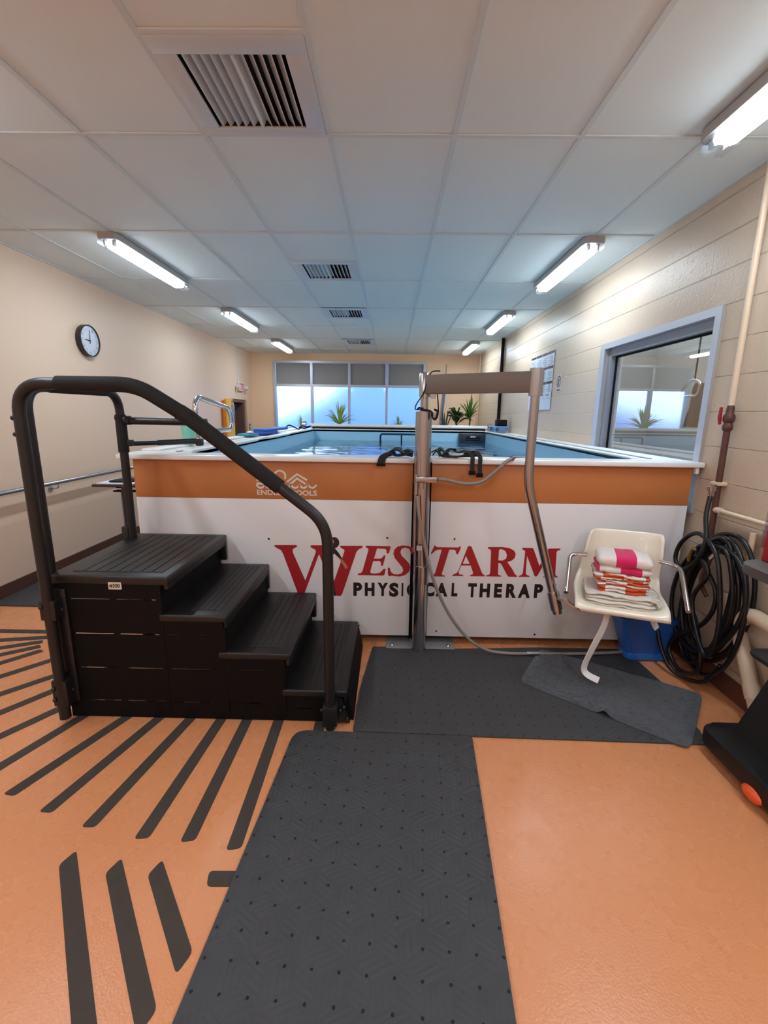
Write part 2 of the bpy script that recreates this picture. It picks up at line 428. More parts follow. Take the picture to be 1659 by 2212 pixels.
bm = BM(); quad(bm, [(XR+.066, WY0+.055, WZ0+.06), (XR+.066, WY1-fw-.075, WZ0+.06), (XR+.066, WY1-fw-.075, WZ1-.13), (XR+.066, WY0+.055, WZ1-.13)])
struct('pane', bm, M_glass_r, w2)
M_office = mat('office_wall_grey', (150, 134, 116), .8)
bm = BM()
box(bm, XR+T, 4.4, 1.5, 1.6, 0, 3.1); box(bm, XR+T, 4.4, 8.0, 8.1, 0, 3.1); box(bm, 4.4, 4.5, 1.5, 8.1, 0, 3.1); box(bm, XR+T, 4.5, 1.5, 8.1, -.1, 0)
struct('wall_office', bm, M_office)

# doorway in the left wall
M_door = mat('brown_door', (104, 80, 72), .45, mottled=(4, .1))
M_jamb = mat('tan_jamb', (196, 160, 128), .5)
bm = BM()
box(bm, XL-T-.0, XL-.02, DY1-.13, DY1, 0, DZ); box(bm, XL-T, XL-.02, DY0, DY0+.05, 0, DZ); box(bm, XL-T, XL-.02, DY0+.05, DY1-.13, DZ-.06, DZ)
d1 = struct('door_1', bm, M_door)
bm = BM(); box(bm, XL-T-.06, XL-T+.005, DY0+.04, DY1-.1, 0, DZ-.05); struct('door_leaf', bm, M_door, d1)
bm = BM(); box(bm, XL-T+.01, XL+.004, DY1-.05, DY1+.02, 0, DZ); struct('jamb', bm, M_jamb, d1)

# ------------------------------------------------------------------ ceiling lights
M_lamp = emit('lamp_diffuser_glow', LAMP_COLOR, LAMP_STRENGTH)
M_lamp2 = emit('lamp_side_glow', LAMP_COLOR, LAMP_STRENGTH*LAMP_SIDE)
M_housing = mat('lamp_housing_grey', (176, 172, 168), .5)
M_lens = see_through('lens_plastic', (.93, .94, .96), .16, .12)
def light_fixture(label, x, y0, y1):
    yc = (y0+y1)/2
    t = thing('ceiling_light', label, 'ceiling light', (x, yc, ZC), 'fluorescent lights along the ceiling')
    bm = BM(); prism(bm, rounded([(x-.078, y0), (x+.078, y0), (x+.078, y1), (x-.078, y1)], .045, 4), 2, ZC-.001, ZC-.048, .006); part('housing', bm, M_housing, t)
    bm = BM()
    sec = rounded([(x-.058, ZC-.05), (x-.062, ZC-.074), (x-.036, ZC-.094), (x+.036, ZC-.094), (x+.062, ZC-.074), (x+.058, ZC-.05)], .012, 3)
    prism(bm, sec, 1, y0+.10, y1-.10); 
    bm.faces.ensure_lookup_table(); bmesh.ops.recalc_face_normals(bm, faces=bm.faces)
    for f in bm.faces: f.material_index = 0 if f.normal.z < -.8 else 1
    part('diffuser', bm, [M_lamp, M_lamp2], t, 'glowing white tube cover')
    for a, b in ((y0+.004, y0+.10), (y1-.10, y1-.004)):
        bm = BM(); prism(bm, [(x-.070, ZC-.0485), (x-.074, ZC-.076), (x-.046, ZC-.102), (x+.046, ZC-.102), (x+.074, ZC-.076), (x+.070, ZC-.0485)], 1, a, b, .008)
        part('end_cap', bm, M_lens, t, 'clear plastic end of the cover')
        bm = BM(); m_ = (a+b)/2
        box(bm, x-.04, x-.028, m_-.02, m_+.02, ZC-.085, ZC-.05); box(bm, x+.028, x+.04, m_-.02, m_+.02, ZC-.085, ZC-.05); parts('lamp_holder', bm, M_white, t)
    return t
LY = [(1.22, 2.49), (3.74, 5.03), (6.24, 7.49), (8.70, 9.96)]
L0 = light_fixture('lit fluorescent fixture on the ceiling over the wall clock, nearest of the left row', -2.18, *LY[1])
def place(x, i, label): return copy_thing(L0, (x, (LY[i][0]+LY[i][1])/2, ZC), label)
place(-2.16, 2, 'lit fluorescent fixture in the left row, middle of the three over the left wall')
place(-2.15, 3, 'small far lit fixture in the left row, just before the window wall')
place(1.51, 0, 'large lit fixture cut off by the right picture edge, nearest of the right row')
place(1.50, 1, 'lit fluorescent fixture over the speckled blocks above the right wall window')
place(1.50, 2, 'lit fluorescent fixture of the right row, beside the black wall pipe')
place(1.51, 3, 'small far lit fixture in the right row, just before the window wall')
place(-2.18, 0, 'lit fixture of the left row out of view above the camera')
for x_, s_ in ((-2.18, 'left'), (1.51, 'right')):  # both rows carried on behind the camera: unseen fixtures added as fill light
    copy_thing(L0, (x_, -.62, ZC), 'added unseen lit fixture extending the %s row just behind the camera' % s_); copy_thing(L0, (x_, -3.09, ZC), 'added unseen lit fixture extending the %s row far behind the camera' % s_)
for y_, s_ in ((-.62, 'just'), (-3.09, 'far')): copy_thing(L0, (-.33, y_, ZC), 'unseen lit fixture of an added middle row %s behind the camera' % s_)  # made-up middle row, out of view, lifts the pool front and near floor

# ------------------------------------------------------------------ air registers
M_vent = mat('register_white', (204, 210, 212), .45)
M_void = mat('duct_dark', (30, 30, 32), .9)
def vent(label, c, r):
    x0, y0 = GX+c*G, GY+r*G; x1, y1 = x0+G, y0+G; e = .013
    t = thing('air_register', label, 'ceiling vent', (x0+G/2, y0+G/2, ZC), 'air registers in the ceiling')
    x0 += e; x1 -= e; y0 += e; y1 -= e; a = .085
    bm = BM(); z0, z1 = ZC-.004, ZC+.006
    box(bm, x0, x1, y0, y0+a, z0, z1, .002); box(bm, x0, x1, y1-a*.6, y1, z0, z1, .002); box(bm, x0, x0+a, y0+a, y1-a*.6, z0, z1, .002); box(bm, x1-a, x1, y0+a, y1-a*.6, z0, z1, .002)
    part('frame', bm, M_vent, t)
    bm = BM(); box(bm, x0+a*.5, x1-a*.5, y0+a*.5, y1-a*.3, ZC+.10, ZC+.11); box(bm, x0+a-.004, x0+a, y0+a, y1-a*.6, ZC+.006, ZC+.10); box(bm, x1-a, x1-a+.004, y0+a, y1-a*.6, ZC+.006, ZC+.10)
    box(bm, x0+a, x1-a, y0+a-.004, y0+a, ZC+.006, ZC+.10); box(bm, x0+a, x1-a, y1-a*.6, y1-a*.6+.004, ZC+.006, ZC+.10)
    part('duct', bm, M_void, t)
    ya, yb = y0+a+.003, y1-a*.6-.003; X0, X1 = x0+a, x1-a; mid = (X0+X1)/2
    for k in range(10):
        left = k < 5; i = k if left else k-5
        xx = X0+.018+i*.036 if left else X1-.018-i*.036
        s = 1 if left else -1
        bm = BM(); d = .03
        prism(bm, [(xx, ZC-.001), (xx+.0025, ZC-.001), (xx+s*d*1.0+.0025, ZC+.034), (xx+s*d*1.0, ZC+.034)], 1, ya, yb)
        part('blade', bm, M_vent, t)
    bm = BM(); prism(bm, [(mid-.022, ZC+.036), (mid-.004, ZC-.006), (mid+.004, ZC-.006), (mid+.022, ZC+.036)], 1, ya, yb); part('blade', bm, M_vent, t)
vl = ['large white air register in the ceiling nearest the camera', 'second white air register from the camera, over the near pool end',
      'third white air register from the camera, between the middle lights', 'farthest and smallest air register, close to the window wall']
for (c, r), l in zip(VENTS, vl): vent(l, c, r)

# ------------------------------------------------------------------ the pool
PX0, PX1, PY, PYB = -1.6435, 1.896, 2.86, 8.45
GAPX0, GAPX1 = .142, .262
RIM0, RIM1 = 1.246, 1.277
IX0, IX1, IY0, IY1 = -1.34, 1.60, 3.02, 7.95
M_panelw = mat('white_panel', (232, 229, 231), .35, mottled=(2, .03))
M_panelo = mat('orange_brown_band', (198, 124, 72), .35, mottled=(2, .05))
M_liner = mat('blue_liner', (176, 226, 250), .4)
pool = thing('swim_spa', 'long white and orange panelled therapy pool with white rim filling the room', 'pool', ((PX0+PX1)/2, (PY+PYB)/2, 0))
fp = []
for a, b in ((PX0, GAPX0), (GAPX1, PX1)):
    bm = BM(); box(bm, a, b, PY, PY+.02, .062, .999, .002); p = part('front_panel', bm, M_panelw, pool, 'white lower front panel'); fp.append(p)
    bm = BM(); box(bm, a, b, PY, PY+.02, .9995, RIM0, .002); q = part('front_band', bm, M_panelo, pool, 'orange brown upper front band'); fp.append(q)
bm = BM(); box(bm, GAPX0, GAPX1, PY+.05, PY+.06, .02, RIM0); box(bm, GAPX0-.001, GAPX0+.002, PY+.001, PY+.05, .02, RIM0); box(bm, GAPX1-.002, GAPX1+.001, PY+.001, PY+.05, .02, RIM0)
part('post_recess', bm, M_blackside, pool, 'black gap between the front panels')
bm = BM(); box(bm, PX0+.02, PX1-.02, PY+.30, PY+.33, 0, .06); part('plinth', bm, mat('timber_plinth', (188, 142, 100), .7), pool)
bm = BM(); box(bm, PX0, PX0+.02, PY+.02, PYB, .04, RIM0); box(bm, PX1-.02, PX1, PY+.02, PYB, .04, RIM0); box(bm, PX0+.02, PX1-.02, PYB-.02, PYB, .04, RIM0)
part('side_panel', bm, M_panelw, pool)
RX0, RX1, RY = -1.725, 1.94, 2.82
bm = BM()
box(bm, RX0, GAPX0+.005, RY, PY+.06, RIM0, RIM1, .006); box(bm, GAPX1-.005, RX1, RY, PY+.06, RIM0, RIM1, .006)
box(bm, RX0+.002, RX1-.002, PY+.058, IY0, RIM0, RIM1-.001); box(bm, RX0, IX0, IY0-.002, PYB, RIM0, RIM1-.001, .004); box(bm, IX1, RX1, IY0-.002, PYB, RIM0, RIM1-.001, .004); box(bm, IX0, IX1, IY1, PYB, RIM0, RIM1-.001)
box(bm, RX0-.0, IX0-.25, IY0+.1, PYB, RIM1-.001, RIM1+.012, .005)
part('rim', bm, M_white, pool, 'white rim and deck')
bm = BM()   # cover tracks let into the deck, both sides
for x in (-1.452, 1.712): box(bm, x, x+.028, 3.05, PYB-.25, RIM1-.001, RIM1+.006, .002)
parts('cover_track', bm, mat('grey_track', (150, 152, 155), .4, .3), pool)
bm = BM()
def ring(x0, x1, y0, y1, z0, z1):
    for a, b in (((x0, y0), (x1, y0)), ((x1, y0), (x1, y1)), ((x1, y1), (x0, y1)), ((x0, y1), (x0, y0))):
        quad(bm, [(a[0], a[1], z0), (b[0], b[1], z0), (b[0], b[1], z1), (a[0], a[1], z1)])
ring(IX0, IX1, IY0, IY1, .12, RIM1-.002); quad(bm, [(IX0, IY0, .12), (IX1, IY0, .12), (IX1, IY1, .12), (IX0, IY1, .12)])
box(bm, IX0, IX0+.22, 5.0, IY1, .12, .75, .03); box(bm, IX0, IX1, IY0, IY0+.3, .12, .6, .03)
part('liner', bm, M_liner, pool, 'blue pool liner')
bm = BM(); box(bm, IX0-.06, IX0+.012, IY0+.02, IY1-.02, RIM1-.004, RIM1+.014, .004); box(bm, IX1-.012, IX1+.05, IY0+.02, IY1-.02, RIM1-.004, RIM1+.010, .004)
box(bm, IX0, IX1, IY1-.012, IY1+.05, RIM1-.004, RIM1+.012, .004)
parts('coping', bm, M_white, pool)
# cover brackets lying along the left edge
for y0, y1 in ((3.55, 4.5), (4.7, 5.9)):
    bm = BM(); prism(bm, rounded([(IX0-.02, y0), (IX0+.07, y0+.12), (IX0+.07, y1-.1), (IX0-.02, y1)], .05, 4), 2, RIM1+.002, RIM1+.02, .004); part('cover_bracket', bm, M_white, pool)
bm = BM(); box(bm, 1.16, 1.74, 7.80, 7.948, 1.09, 1.245, .01); ju = part('jet_housing', bm, mat('dark_jet_housing', (34, 42, 58), .4), pool, 'dark blue box at the far right end')
bm = BM()
for k in range(3): box(bm, 1.27, 1.52, 7.796, 7.802, 1.13+k*.028, 1.142+k*.028)
parts('grille', bm, M_blackside, ju)
bm = BM(); box(bm, 1.345, 1.43, 7.793, 7.797, 1.185, 1.20); part('badge', bm, M_white, ju)
bm = BM(); zt = 1.222
tube(bm, fillet([(-.18, 7.72, .95), (-.18, 7.72, zt), (.55, 7.72, zt), (.55, 7.72, .95)], .04), .016, 10); tube(bm, [(.175, 7.72, .95), (.175, 7.72, zt)], .014, 10)
part('swim_bar', bm, mat('dark_blue_bar', (40, 66, 96), .3, .6), pool, 'dark rail standing in the water at the far end')

# lettering and logo on the front
LET = {"W":[[-0.7596,0.6864],[-0.7517,0.6914],[-0.613,0.694],[-0.6062,0.6862],[-0.6135,0.6781],[-0.6284,0.6717],[-0.6376,0.6611],[-0.6369,0.6427],[-0.5586,0.4477],[-0.4843,0.6486],[-0.4869,0.6639],[-0.5132,0.6775],[-0.5219,0.6877],[-0.5141,0.694],[-0.3893,0.6963],[-0.3834,0.6903],[-0.3894,0.6822],[-0.4042,0.6746],[-0.4103,0.6622],[-0.3652,0.4484],[-0.2954,0.6552],[-0.2965,0.6674],[-0.3188,0.6811],[-0.3258,0.6883],[-0.3199,0.6939],[-0.1807,0.6965],[-0.173,0.6911],[-0.1777,0.6837],[-0.2012,0.6723],[-0.2159,0.6536],[-0.3118,0.3573],[-0.3222,0.343],[-0.3451,0.3412],[-0.354,0.35],[-0.4638,0.6336],[-0.5488,0.4035],[-0.5712,0.3456],[-0.5774,0.3378],[-0.5986,0.3373],[-0.6074,0.3448],[-0.7007,0.6291],[-0.7146,0.6566],[-0.7523,0.6773]],"E":[[-0.1572,0.6914],[-0.1513,0.6976],[0.0041,0.6974],[0.0089,0.6914],[-0.001,0.6515],[-0.0097,0.6452],[-0.0175,0.6512],[-0.0178,0.6696],[-0.0279,0.6785],[-0.0807,0.6806],[-0.0995,0.6096],[-0.0594,0.6104],[-0.0465,0.6168],[-0.0361,0.6324],[-0.0273,0.6357],[-0.0242,0.6277],[-0.0393,0.5644],[-0.0481,0.5592],[-0.0541,0.5672],[-0.0519,0.5827],[-0.0621,0.5937],[-0.1052,0.5929],[-0.1236,0.5191],[-0.1176,0.5067],[-0.0849,0.5061],[-0.0582,0.5141],[-0.0348,0.5396],[-0.0259,0.5429],[-0.0217,0.5348],[-0.0295,0.4991],[-0.0371,0.4926],[-0.2008,0.4926],[-0.2086,0.4987],[-0.2038,0.5038],[-0.186,0.5085],[-0.1759,0.5212],[-0.1365,0.6704],[-0.1424,0.6807],[-0.1542,0.6854]],"S":[[0.158,0.682],[0.1565,0.6514],[0.1489,0.647],[0.1429,0.6542],[0.1304,0.6815],[0.1039,0.6902],[0.0806,0.6806],[0.0741,0.659],[0.0816,0.6346],[0.1118,0.6044],[0.133,0.5801],[0.1413,0.5554],[0.1344,0.5241],[0.1084,0.4986],[0.0729,0.4885],[0.0372,0.491],[0.0193,0.4937],[0.0046,0.4891],[-0.0057,0.4964],[-0.0082,0.5432],[-0.0024,0.5508],[0.0054,0.5466],[0.0129,0.5218],[0.031,0.5046],[0.0608,0.5027],[0.0843,0.5107],[0.0946,0.5296],[0.0894,0.5513],[0.0651,0.5819],[0.0379,0.6153],[0.0273,0.6459],[0.0327,0.6736],[0.0539,0.6953],[0.0889,0.7039],[0.1212,0.7014],[0.1535,0.6941]],"T":[[0.274,0.6544],[0.2968,0.7099],[0.3065,0.7004],[0.3191,0.6961],[0.4525,0.6966],[0.4613,0.7065],[0.4682,0.7047],[0.4666,0.6872],[0.4534,0.6525],[0.4454,0.6498],[0.4388,0.6575],[0.4348,0.6769],[0.4253,0.6812],[0.3943,0.6806],[0.3514,0.5112],[0.358,0.5034],[0.3739,0.4997],[0.3741,0.4944],[0.2796,0.4938],[0.2794,0.4998],[0.2981,0.5049],[0.3071,0.517],[0.3446,0.6797],[0.3197,0.6793],[0.3014,0.6711],[0.2864,0.6546],[0.2773,0.6479]],"A":[[0.421,0.5026],[0.4269,0.5094],[0.4484,0.5197],[0.4602,0.5365],[0.5141,0.7042],[0.5262,0.7096],[0.5376,0.7047],[0.6177,0.5231],[0.6277,0.5133],[0.6375,0.5069],[0.6366,0.5009],[0.5405,0.5003],[0.5383,0.5069],[0.5555,0.5139],[0.558,0.5252],[0.5397,0.5743],[0.4772,0.5731],[0.4652,0.5366],[0.4623,0.52],[0.4708,0.5122],[0.4943,0.5074],[0.4946,0.5007],[0.423,0.4993]],"A_hole":[[0.5051,0.6392],[0.5328,0.586],[0.4872,0.5852]],"R":[[0.6446,0.6969],[0.6473,0.7035],[0.7369,0.7051],[0.7837,0.6995],[0.8157,0.684],[0.8298,0.6615],[0.8258,0.6322],[0.8055,0.6122],[0.7781,0.6038],[0.816,0.5533],[0.834,0.5207],[0.852,0.5064],[0.848,0.501],[0.7947,0.5013],[0.7847,0.5098],[0.7384,0.5913],[0.7207,0.5962],[0.7233,0.5185],[0.7314,0.5107],[0.7454,0.507],[0.7446,0.501],[0.6473,0.5011],[0.645,0.507],[0.6653,0.514],[0.6707,0.5274],[0.6677,0.6747],[0.6625,0.6876],[0.648,0.6925]],"R_hole":[[0.7186,0.6822],[0.7195,0.6132],[0.7463,0.6124],[0.7701,0.6279],[0.7727,0.654],[0.7603,0.6797],[0.7379,0.6909],[0.7225,0.6887]],"M":[[0.8687,0.6946],[0.8718,0.7025],[0.9379,0.7024],[0.9449,0.6928],[0.9916,0.5798],[1.0374,0.6946],[1.043,0.7011],[1.1137,0.7024],[1.1192,0.6974],[1.1148,0.6915],[1.0999,0.686],[1.0949,0.673],[1.1005,0.5259],[1.1068,0.5128],[1.121,0.5077],[1.1203,0.5018],[1.0234,0.5012],[1.0198,0.5064],[1.0411,0.5128],[1.0463,0.5248],[1.042,0.6428],[0.9848,0.5137],[0.9749,0.5049],[0.9651,0.51],[0.9053,0.6467],[0.9054,0.5287],[0.9127,0.5156],[0.9332,0.5094],[0.9325,0.5027],[0.8637,0.5014],[0.8601,0.5066],[0.8783,0.5149],[0.8866,0.5283],[0.8906,0.6756],[0.8868,0.6853],[0.8728,0.6902]],"gl":[["P",-0.2366,-0.178,0.3447,0.4407],["H",-0.1596,-0.0944,0.3457,0.4411],["Y",-0.0742,-0.0048,0.3468,0.4423],["S",0.0039,0.0667,0.3433,0.4437],["I",0.0867,0.0989,0.3488,0.4431],["C",0.121,0.2049,0.3457,0.4465],["C",0.237,0.3077,0.3504,0.4503],["A",0.3152,0.395,0.352,0.4487],["L",0.4213,0.4612,0.3542,0.45],["T",0.5307,0.5886,0.3517,0.4506],["H",0.6088,0.6774,0.3519,0.451],["E",0.7052,0.7574,0.3519,0.4513],["R",0.7844,0.8548,0.3522,0.4525],["A",0.8655,0.9459,0.3525,0.453],["P",0.9711,1.0294,0.354,0.4534],["Y",1.0507,1.1153,0.3542,0.4544]],"endless":[-0.8562,-0.4704,1.0252,1.0588],"chev1":[[-0.6607,1.1117],[-0.595,1.1629],[-0.5317,1.1254]],"chev2":[[-0.6415,1.0967],[-0.5957,1.1351],[-0.5429,1.1019]],"sunc":[[-0.705,1.1486],[-0.7038,1.1834]],"bars":[[[-0.8562,1.122],[-0.7998,1.1229]],[[-0.8573,1.0977],[-0.8008,1.0986]]],"wave":[[-0.8577,1.0896],[-0.8512,1.0821],[-0.8445,1.0757],[-0.8378,1.0715],[-0.831,1.0701],[-0.824,1.0717],[-0.8169,1.0762],[-0.8097,1.0827],[-0.8025,1.0905],[-0.8025,1.0905],[-0.7959,1.083],[-0.7893,1.0766],[-0.7826,1.0724],[-0.7757,1.071],[-0.7687,1.0726],[-0.7617,1.0771],[-0.7545,1.0836],[-0.7473,1.0914],[-0.7473,1.0914],[-0.7407,1.0839],[-0.7341,1.0775],[-0.7273,1.0733],[-0.7205,1.0719],[-0.7135,1.0735],[-0.7065,1.078],[-0.6994,1.0845],[-0.6922,1.0922],[-0.6922,1.0922],[-0.6856,1.0848],[-0.6789,1.0784],[-0.6721,1.0742],[-0.6653,1.0728],[-0.6583,1.0744],[-0.6513,1.0789],[-0.6442,1.0854],[-0.6371,1.0931],[-0.6371,1.0931],[-0.6304,1.0857],[-0.6237,1.0793],[-0.617,1.0751],[-0.6101,1.0737],[-0.6032,1.0753],[-0.5962,1.0798],[-0.5891,1.0863],[-0.582,1.094],[-0.582,1.094],[-0.5754,1.0865],[-0.5686,1.0802],[-0.5618,1.076],[-0.555,1.0746],[-0.5481,1.0762],[-0.5411,1.0807],[-0.5341,1.0872],[-0.527,1.0949],[-0.527,1.0949],[-0.5203,1.0874],[-0.5135,1.0811],[-0.5068,1.0769],[-0.4999,1.0755],[-0.493,1.0771],[-0.486,1.0816],[-0.479,1.0881],[-0.472,1.0958]],"head":[[-0.3626,0.7151],[-0.3409,0.7155]],"face":[[-0.3742,0.7361],[-0.3625,0.7303],[-0.3656,0.712],[-0.3762,0.7057]],"arm":[[-0.3747,0.6825],[-0.3612,0.6803],[-0.3309,0.6422],[-0.3063,0.5977],[-0.337,0.6156],[-0.3633,0.6416],[-0.3753,0.6229]],"fore":[[-0.337,0.6156],[-0.3063,0.5977],[-0.2733,0.5505],[-0.2781,0.538],[-0.287,0.5347],[-0.2959,0.5482]],"leg":[[-0.4142,0.5882],[-0.3775,0.5827],[-0.3654,0.4199],[-0.3529,0.3424],[-0.3662,0.3421],[-0.3862,0.4385]],"screws":[[-0.7926,0.7334],[-0.0143,0.7536],[0.425,0.7541]]}
M_red = mat('sign_red', (168, 28, 38), .45); M_ink = mat('sign_black', (24, 16, 16), .45); M_logo = mat('logo_white', (226, 220, 210), .5)
M_skin = mat('print_skin', (196, 124, 84), .5)
YS = PY-.0005
def split_at_gap(ps):
    xs = [p[0] for p in ps]; return 0 if (min(xs)+max(xs))/2 < .2 else 2
def letter_mesh(bm, key):
    hole = LET.get(key+'_hole'); pts = LET[key]
    if not hole:
        flat(bm, pts, YS); return
    bm2 = BM()
    for lp in (pts, hole):
        vs = [bm2.verts.new((q[0], YS-.0006, q[1])) for q in lp]
        for k in range(len(vs)): bm2.edges.new((vs[k], vs[(k+1) % len(vs)]))
    bmesh.ops.triangle_fill(bm2, use_beauty=True, edges=bm2.edges[:])
    tmp = bpy.data.meshes.new('tmp'); bm2.to_mesh(tmp); bm2.free(); bm.from_mesh(tmp); bpy.data.meshes.remove(tmp)
for side, keys in ((0, 'WES'), (2, 'TARM')):
    bm = BM()
    for k in keys: letter_mesh(bm, k)
    parts('letter', bm, M_red, fp[side], 'large red serif letter', smooth=False)
for side in (0, 2):
    bm = BM()
    for i, (ch, a, b, c, d) in enumerate(LET['gl']):
        if (side == 0) != (i < 6): continue
        clip = None
        if ch == 'C': clip = (GAPX0-.002, 1) if side == 0 else (GAPX1+.002, -1)
        glyphs(bm, ch, a, b, c, d, YS-.0006, .055, clip=clip)
    parts('letter', bm, M_ink, fp[side], 'black sans letter below the red name', smooth=False)
bm = BM(); flat(bm, [(LET['head'][0][0]+.034*math.cos(t*.3927), LET['head'][0][1]+.038*math.sin(t*.3927)) for t in range(16)], YS-.0007); flat(bm, LET['arm'], YS-.0008); flat(bm, LET['leg'], YS-.0008)
part('figure_print', bm, mat('print_dark', (44, 26, 24), .5), fp[0], 'printed reaching figure in the big red letter', smooth=False)
bm = BM(); flat(bm, LET['fore'], YS-.0016); flat(bm, LET['face'], YS-.0016); part('figure_print', bm, M_skin, fp[0], smooth=False)
bm = BM(); glyphs(bm, 'ENDLESS POOLS', *LET['endless'], YS-.0006, .02)
stroke(bm, LET['chev1'], .012, YS); stroke(bm, LET['chev2'], .012, YS); stroke(bm, LET['wave'], .011, YS)
for b in LET['bars']: stroke(bm, b, .014, YS)
c0, c1 = LET['sunc']; rr = abs(c1[1]-c0[1])
stroke(bm, [(c0[0]+rr*math.cos(math.radians(a)), c0[1]+rr*math.sin(math.radians(a))) for a in range(-30, 215, 8)], .012, YS)
part('logo', bm, M_logo, fp[1], 'white wave and roof logo with small capitals', smooth=False)
bm = BM()
for (x, z) in LET['screws']+[(-.2, .13), (.33, .1), (1.0, .09)]: cyl(bm, (x, PY+.001, z), (x, PY-.004, z), .006, 8)
parts('screw', bm, M_blackside, pool)

# water
def water():
    bm = BM(); nx, ny = 110, 260; vs = []
    for j in range(ny+1):
        row = []
        for i in range(nx+1):
            x = IX0+(IX1-IX0)*i/nx; y = IY0+(IY1-IY0)*j/ny
            h = .0070*noise.noise(Vector((x*1.6, y*3.6, 0)))+.0036*noise.noise(Vector((x*4.5, y*10, 3.1)))+.0009*noise.noise(Vector((x*11, y*22, 7.7)))
            row.append(bm.verts.new((x, y, 1.10+h)))
        vs.append(row)
    for j in range(ny):
        for i in range(nx): bm.faces.new((vs[j][i], vs[j][i+1], vs[j+1][i+1], vs[j+1][i]))
    return bm
M_water = see_through('pool_water', (.80, .95, 1.0), 0.0, .03, fresnel=1.33)
single('pool_water', water(), M_water, 'rippled clear blue water filling the therapy pool', 'water', kind='stuff', angle=180)

# ------------------------------------------------------------------ the black steps
SY0, SY1 = 2.03, 2.825
st = thing('pool_steps', 'black plastic four-tread steps with foam-padded handrail in front of the pool', 'steps', (-.92, 2.42, 0))
TREADS = [(-1.640, -1.055, .772), (-1.12, -.785, .577), (-.84, -.478, .383), (-.53, -.200, .184)]
for k, (x0, x1, z) in enumerate(TREADS):
    bm = BM()
    th = .05 if k == 0 else .042
    box(bm, x0, x1, SY0, SY1, z-th, z-.004, .010, 3)
    box(bm, x1-.028, x1-.004, SY0+.004, SY1-.004, z-.072, z-th+.014, .008)                # nosing lip
    box(bm, x1-.05, x1-.002, SY1-.03, SY1-.001, z-.17, z-.03, .006)                        # solid end bracket
    t = part('tread', bm, M_black, st)
    bm = BM()                                                                              # ribbed anti-slip inset, split by grooves
    a, b = x0+(.085 if k == 0 else .13), x1-.05; n = 8 if k == 0 else 5; wdt = (b-a)/n
    for i in range(n):
        box(bm, a+i*wdt+.0022, a+(i+1)*wdt-.0022, SY0+.06, SY1-.05, z-.006, z-.0005, .002, 1)
    part('grip_pad', bm, mat('grip_pad_black_%d' % k, (30, 29, 30), .5, 0, (700, .3)), t)
    bm = BM()                                                                              # riser, set back under the nose
    zb = TREADS[k+1][2]-.03 if k < 3 else .0
    rx = (-1.10, -.80, -.51, -.215)[k]; box(bm, rx-.012, rx, SY0+.0085, SY1-.012, zb, z-.04)
    part('riser', bm, M_blackside, st)
# front side boarding with thin open slots
def boards(x0, x1, ztop, rows, slots):
    bm = BM(); zs = [0.004]+rows+[ztop]; g = .0034
    for i in range(len(zs)-1):
        box(bm, x0, x1, SY0+.004, SY0+.009, zs[i]+(g if i else 0), zs[i+1]-(g if i < len(zs)-2 else 0))
    for z in rows:
        xs = [x0]+[v for s in slots for v in s]+[x1]
        for a, b in zip(xs[0::2], xs[1::2]):
            if b > a: box(bm, a, b, SY0+.0042, SY0+.0088, z-g-.001, z+g+.001)
    return bm
part('side_board', boards(-1.615, -1.10, .735, [.098, .281, .466, .648], [(-1.542, -1.351), (-1.32, -1.125)]), M_blackside, st)
part('side_board', boards(-1.098, -.80, .54, [.095, .281, .466], [(-1.08, -.888)]), M_blackside, st)
part('side_board', boards(-.797, -.51, .345, [.098, .281], [(-.74, -.62)]), M_blackside, st)
part('side_board', boards(-.507, -.215, .148, [.075], [(-.46, -.36)]), M_blackside, st)
bm = BM(); prism(bm, [(-.225, .165), (-.2, .165), (-.168, .004), (-.225, .004)], 1, SY0+.02, SY1-.005); part('skirt', bm, M_blackside, st)
bm = BM(); box(bm, -1.62, -1.60, SY0+.02, SY1-.01, .004, .10); box(bm, -1.62, -1.60, SY0+.02, SY1-.01, .62, .735)
box(bm, -1.62, -1.585, SY0+.022, SY0+.06, .004, .735); box(bm, -1.62, -1.585, SY1-.05, SY1-.01, .004, .735)
part('frame', bm, M_blackside, st)
# number plate
bm = BM(); box(bm, -1.346, -1.284, SY0-.0015, SY0+.006, .702, .738); nl = part('number_label', bm, mat('label_cream', (214, 208, 190), .5), st, 'cream sticker reading #300')
bm = BM(); glyphs(bm, '#300', -1.341, -1.289, .709, .731, SY0-.0025, .02); part('number', bm, M_ink, nl, smooth=False)
# main handrail
RYH = 1.985; R1 = .0255
path = [(-1.614, RYH, .03), (-1.614, RYH, 1.652), (-1.092, RYH, 1.652), (-.875, RYH, 1.517), (-.47, RYH, 1.203), (-.283, RYH, 1.055), (-.279, RYH, .004)]
hp = fillet(path, [.13, .08, .05, .05, .10], 9)
bm = BM(); tube(bm, hp, R1, 16); hr = part('handrail', bm, M_powder, st)
bm = BM(); g1 = fillet([(-1.43, RYH, 1.652), (-1.092, RYH, 1.652), (-.90, RYH, 1.533)], .08, 9); tube(bm, g1, .0325, 16); part('foam_grip', bm, M_foam, hr)
bm = BM(); g2 = [(-.885, RYH, 1.524), (-.67, RYH, 1.358), (-.49, RYH, 1.2185)]; tube(bm, g2, .034, 16); part('foam_grip', bm, M_foam, hr)
bm = BM(); tube(bm, [(-.915, RYH, 1.542), (-.868, RYH, 1.512)], .0345, 16); part('foam_grip', bm, M_foam, hr)
bm = BM()   # feet clamps and bolts
box(bm, -.315, -.243, RYH-.03, SY0+.004, .03, .135, .006); prism(bm, [(-.262, .15), (-.225, .13), (-.185, .01), (-.262, .01)], 1, SY0-.012, SY0+.006)
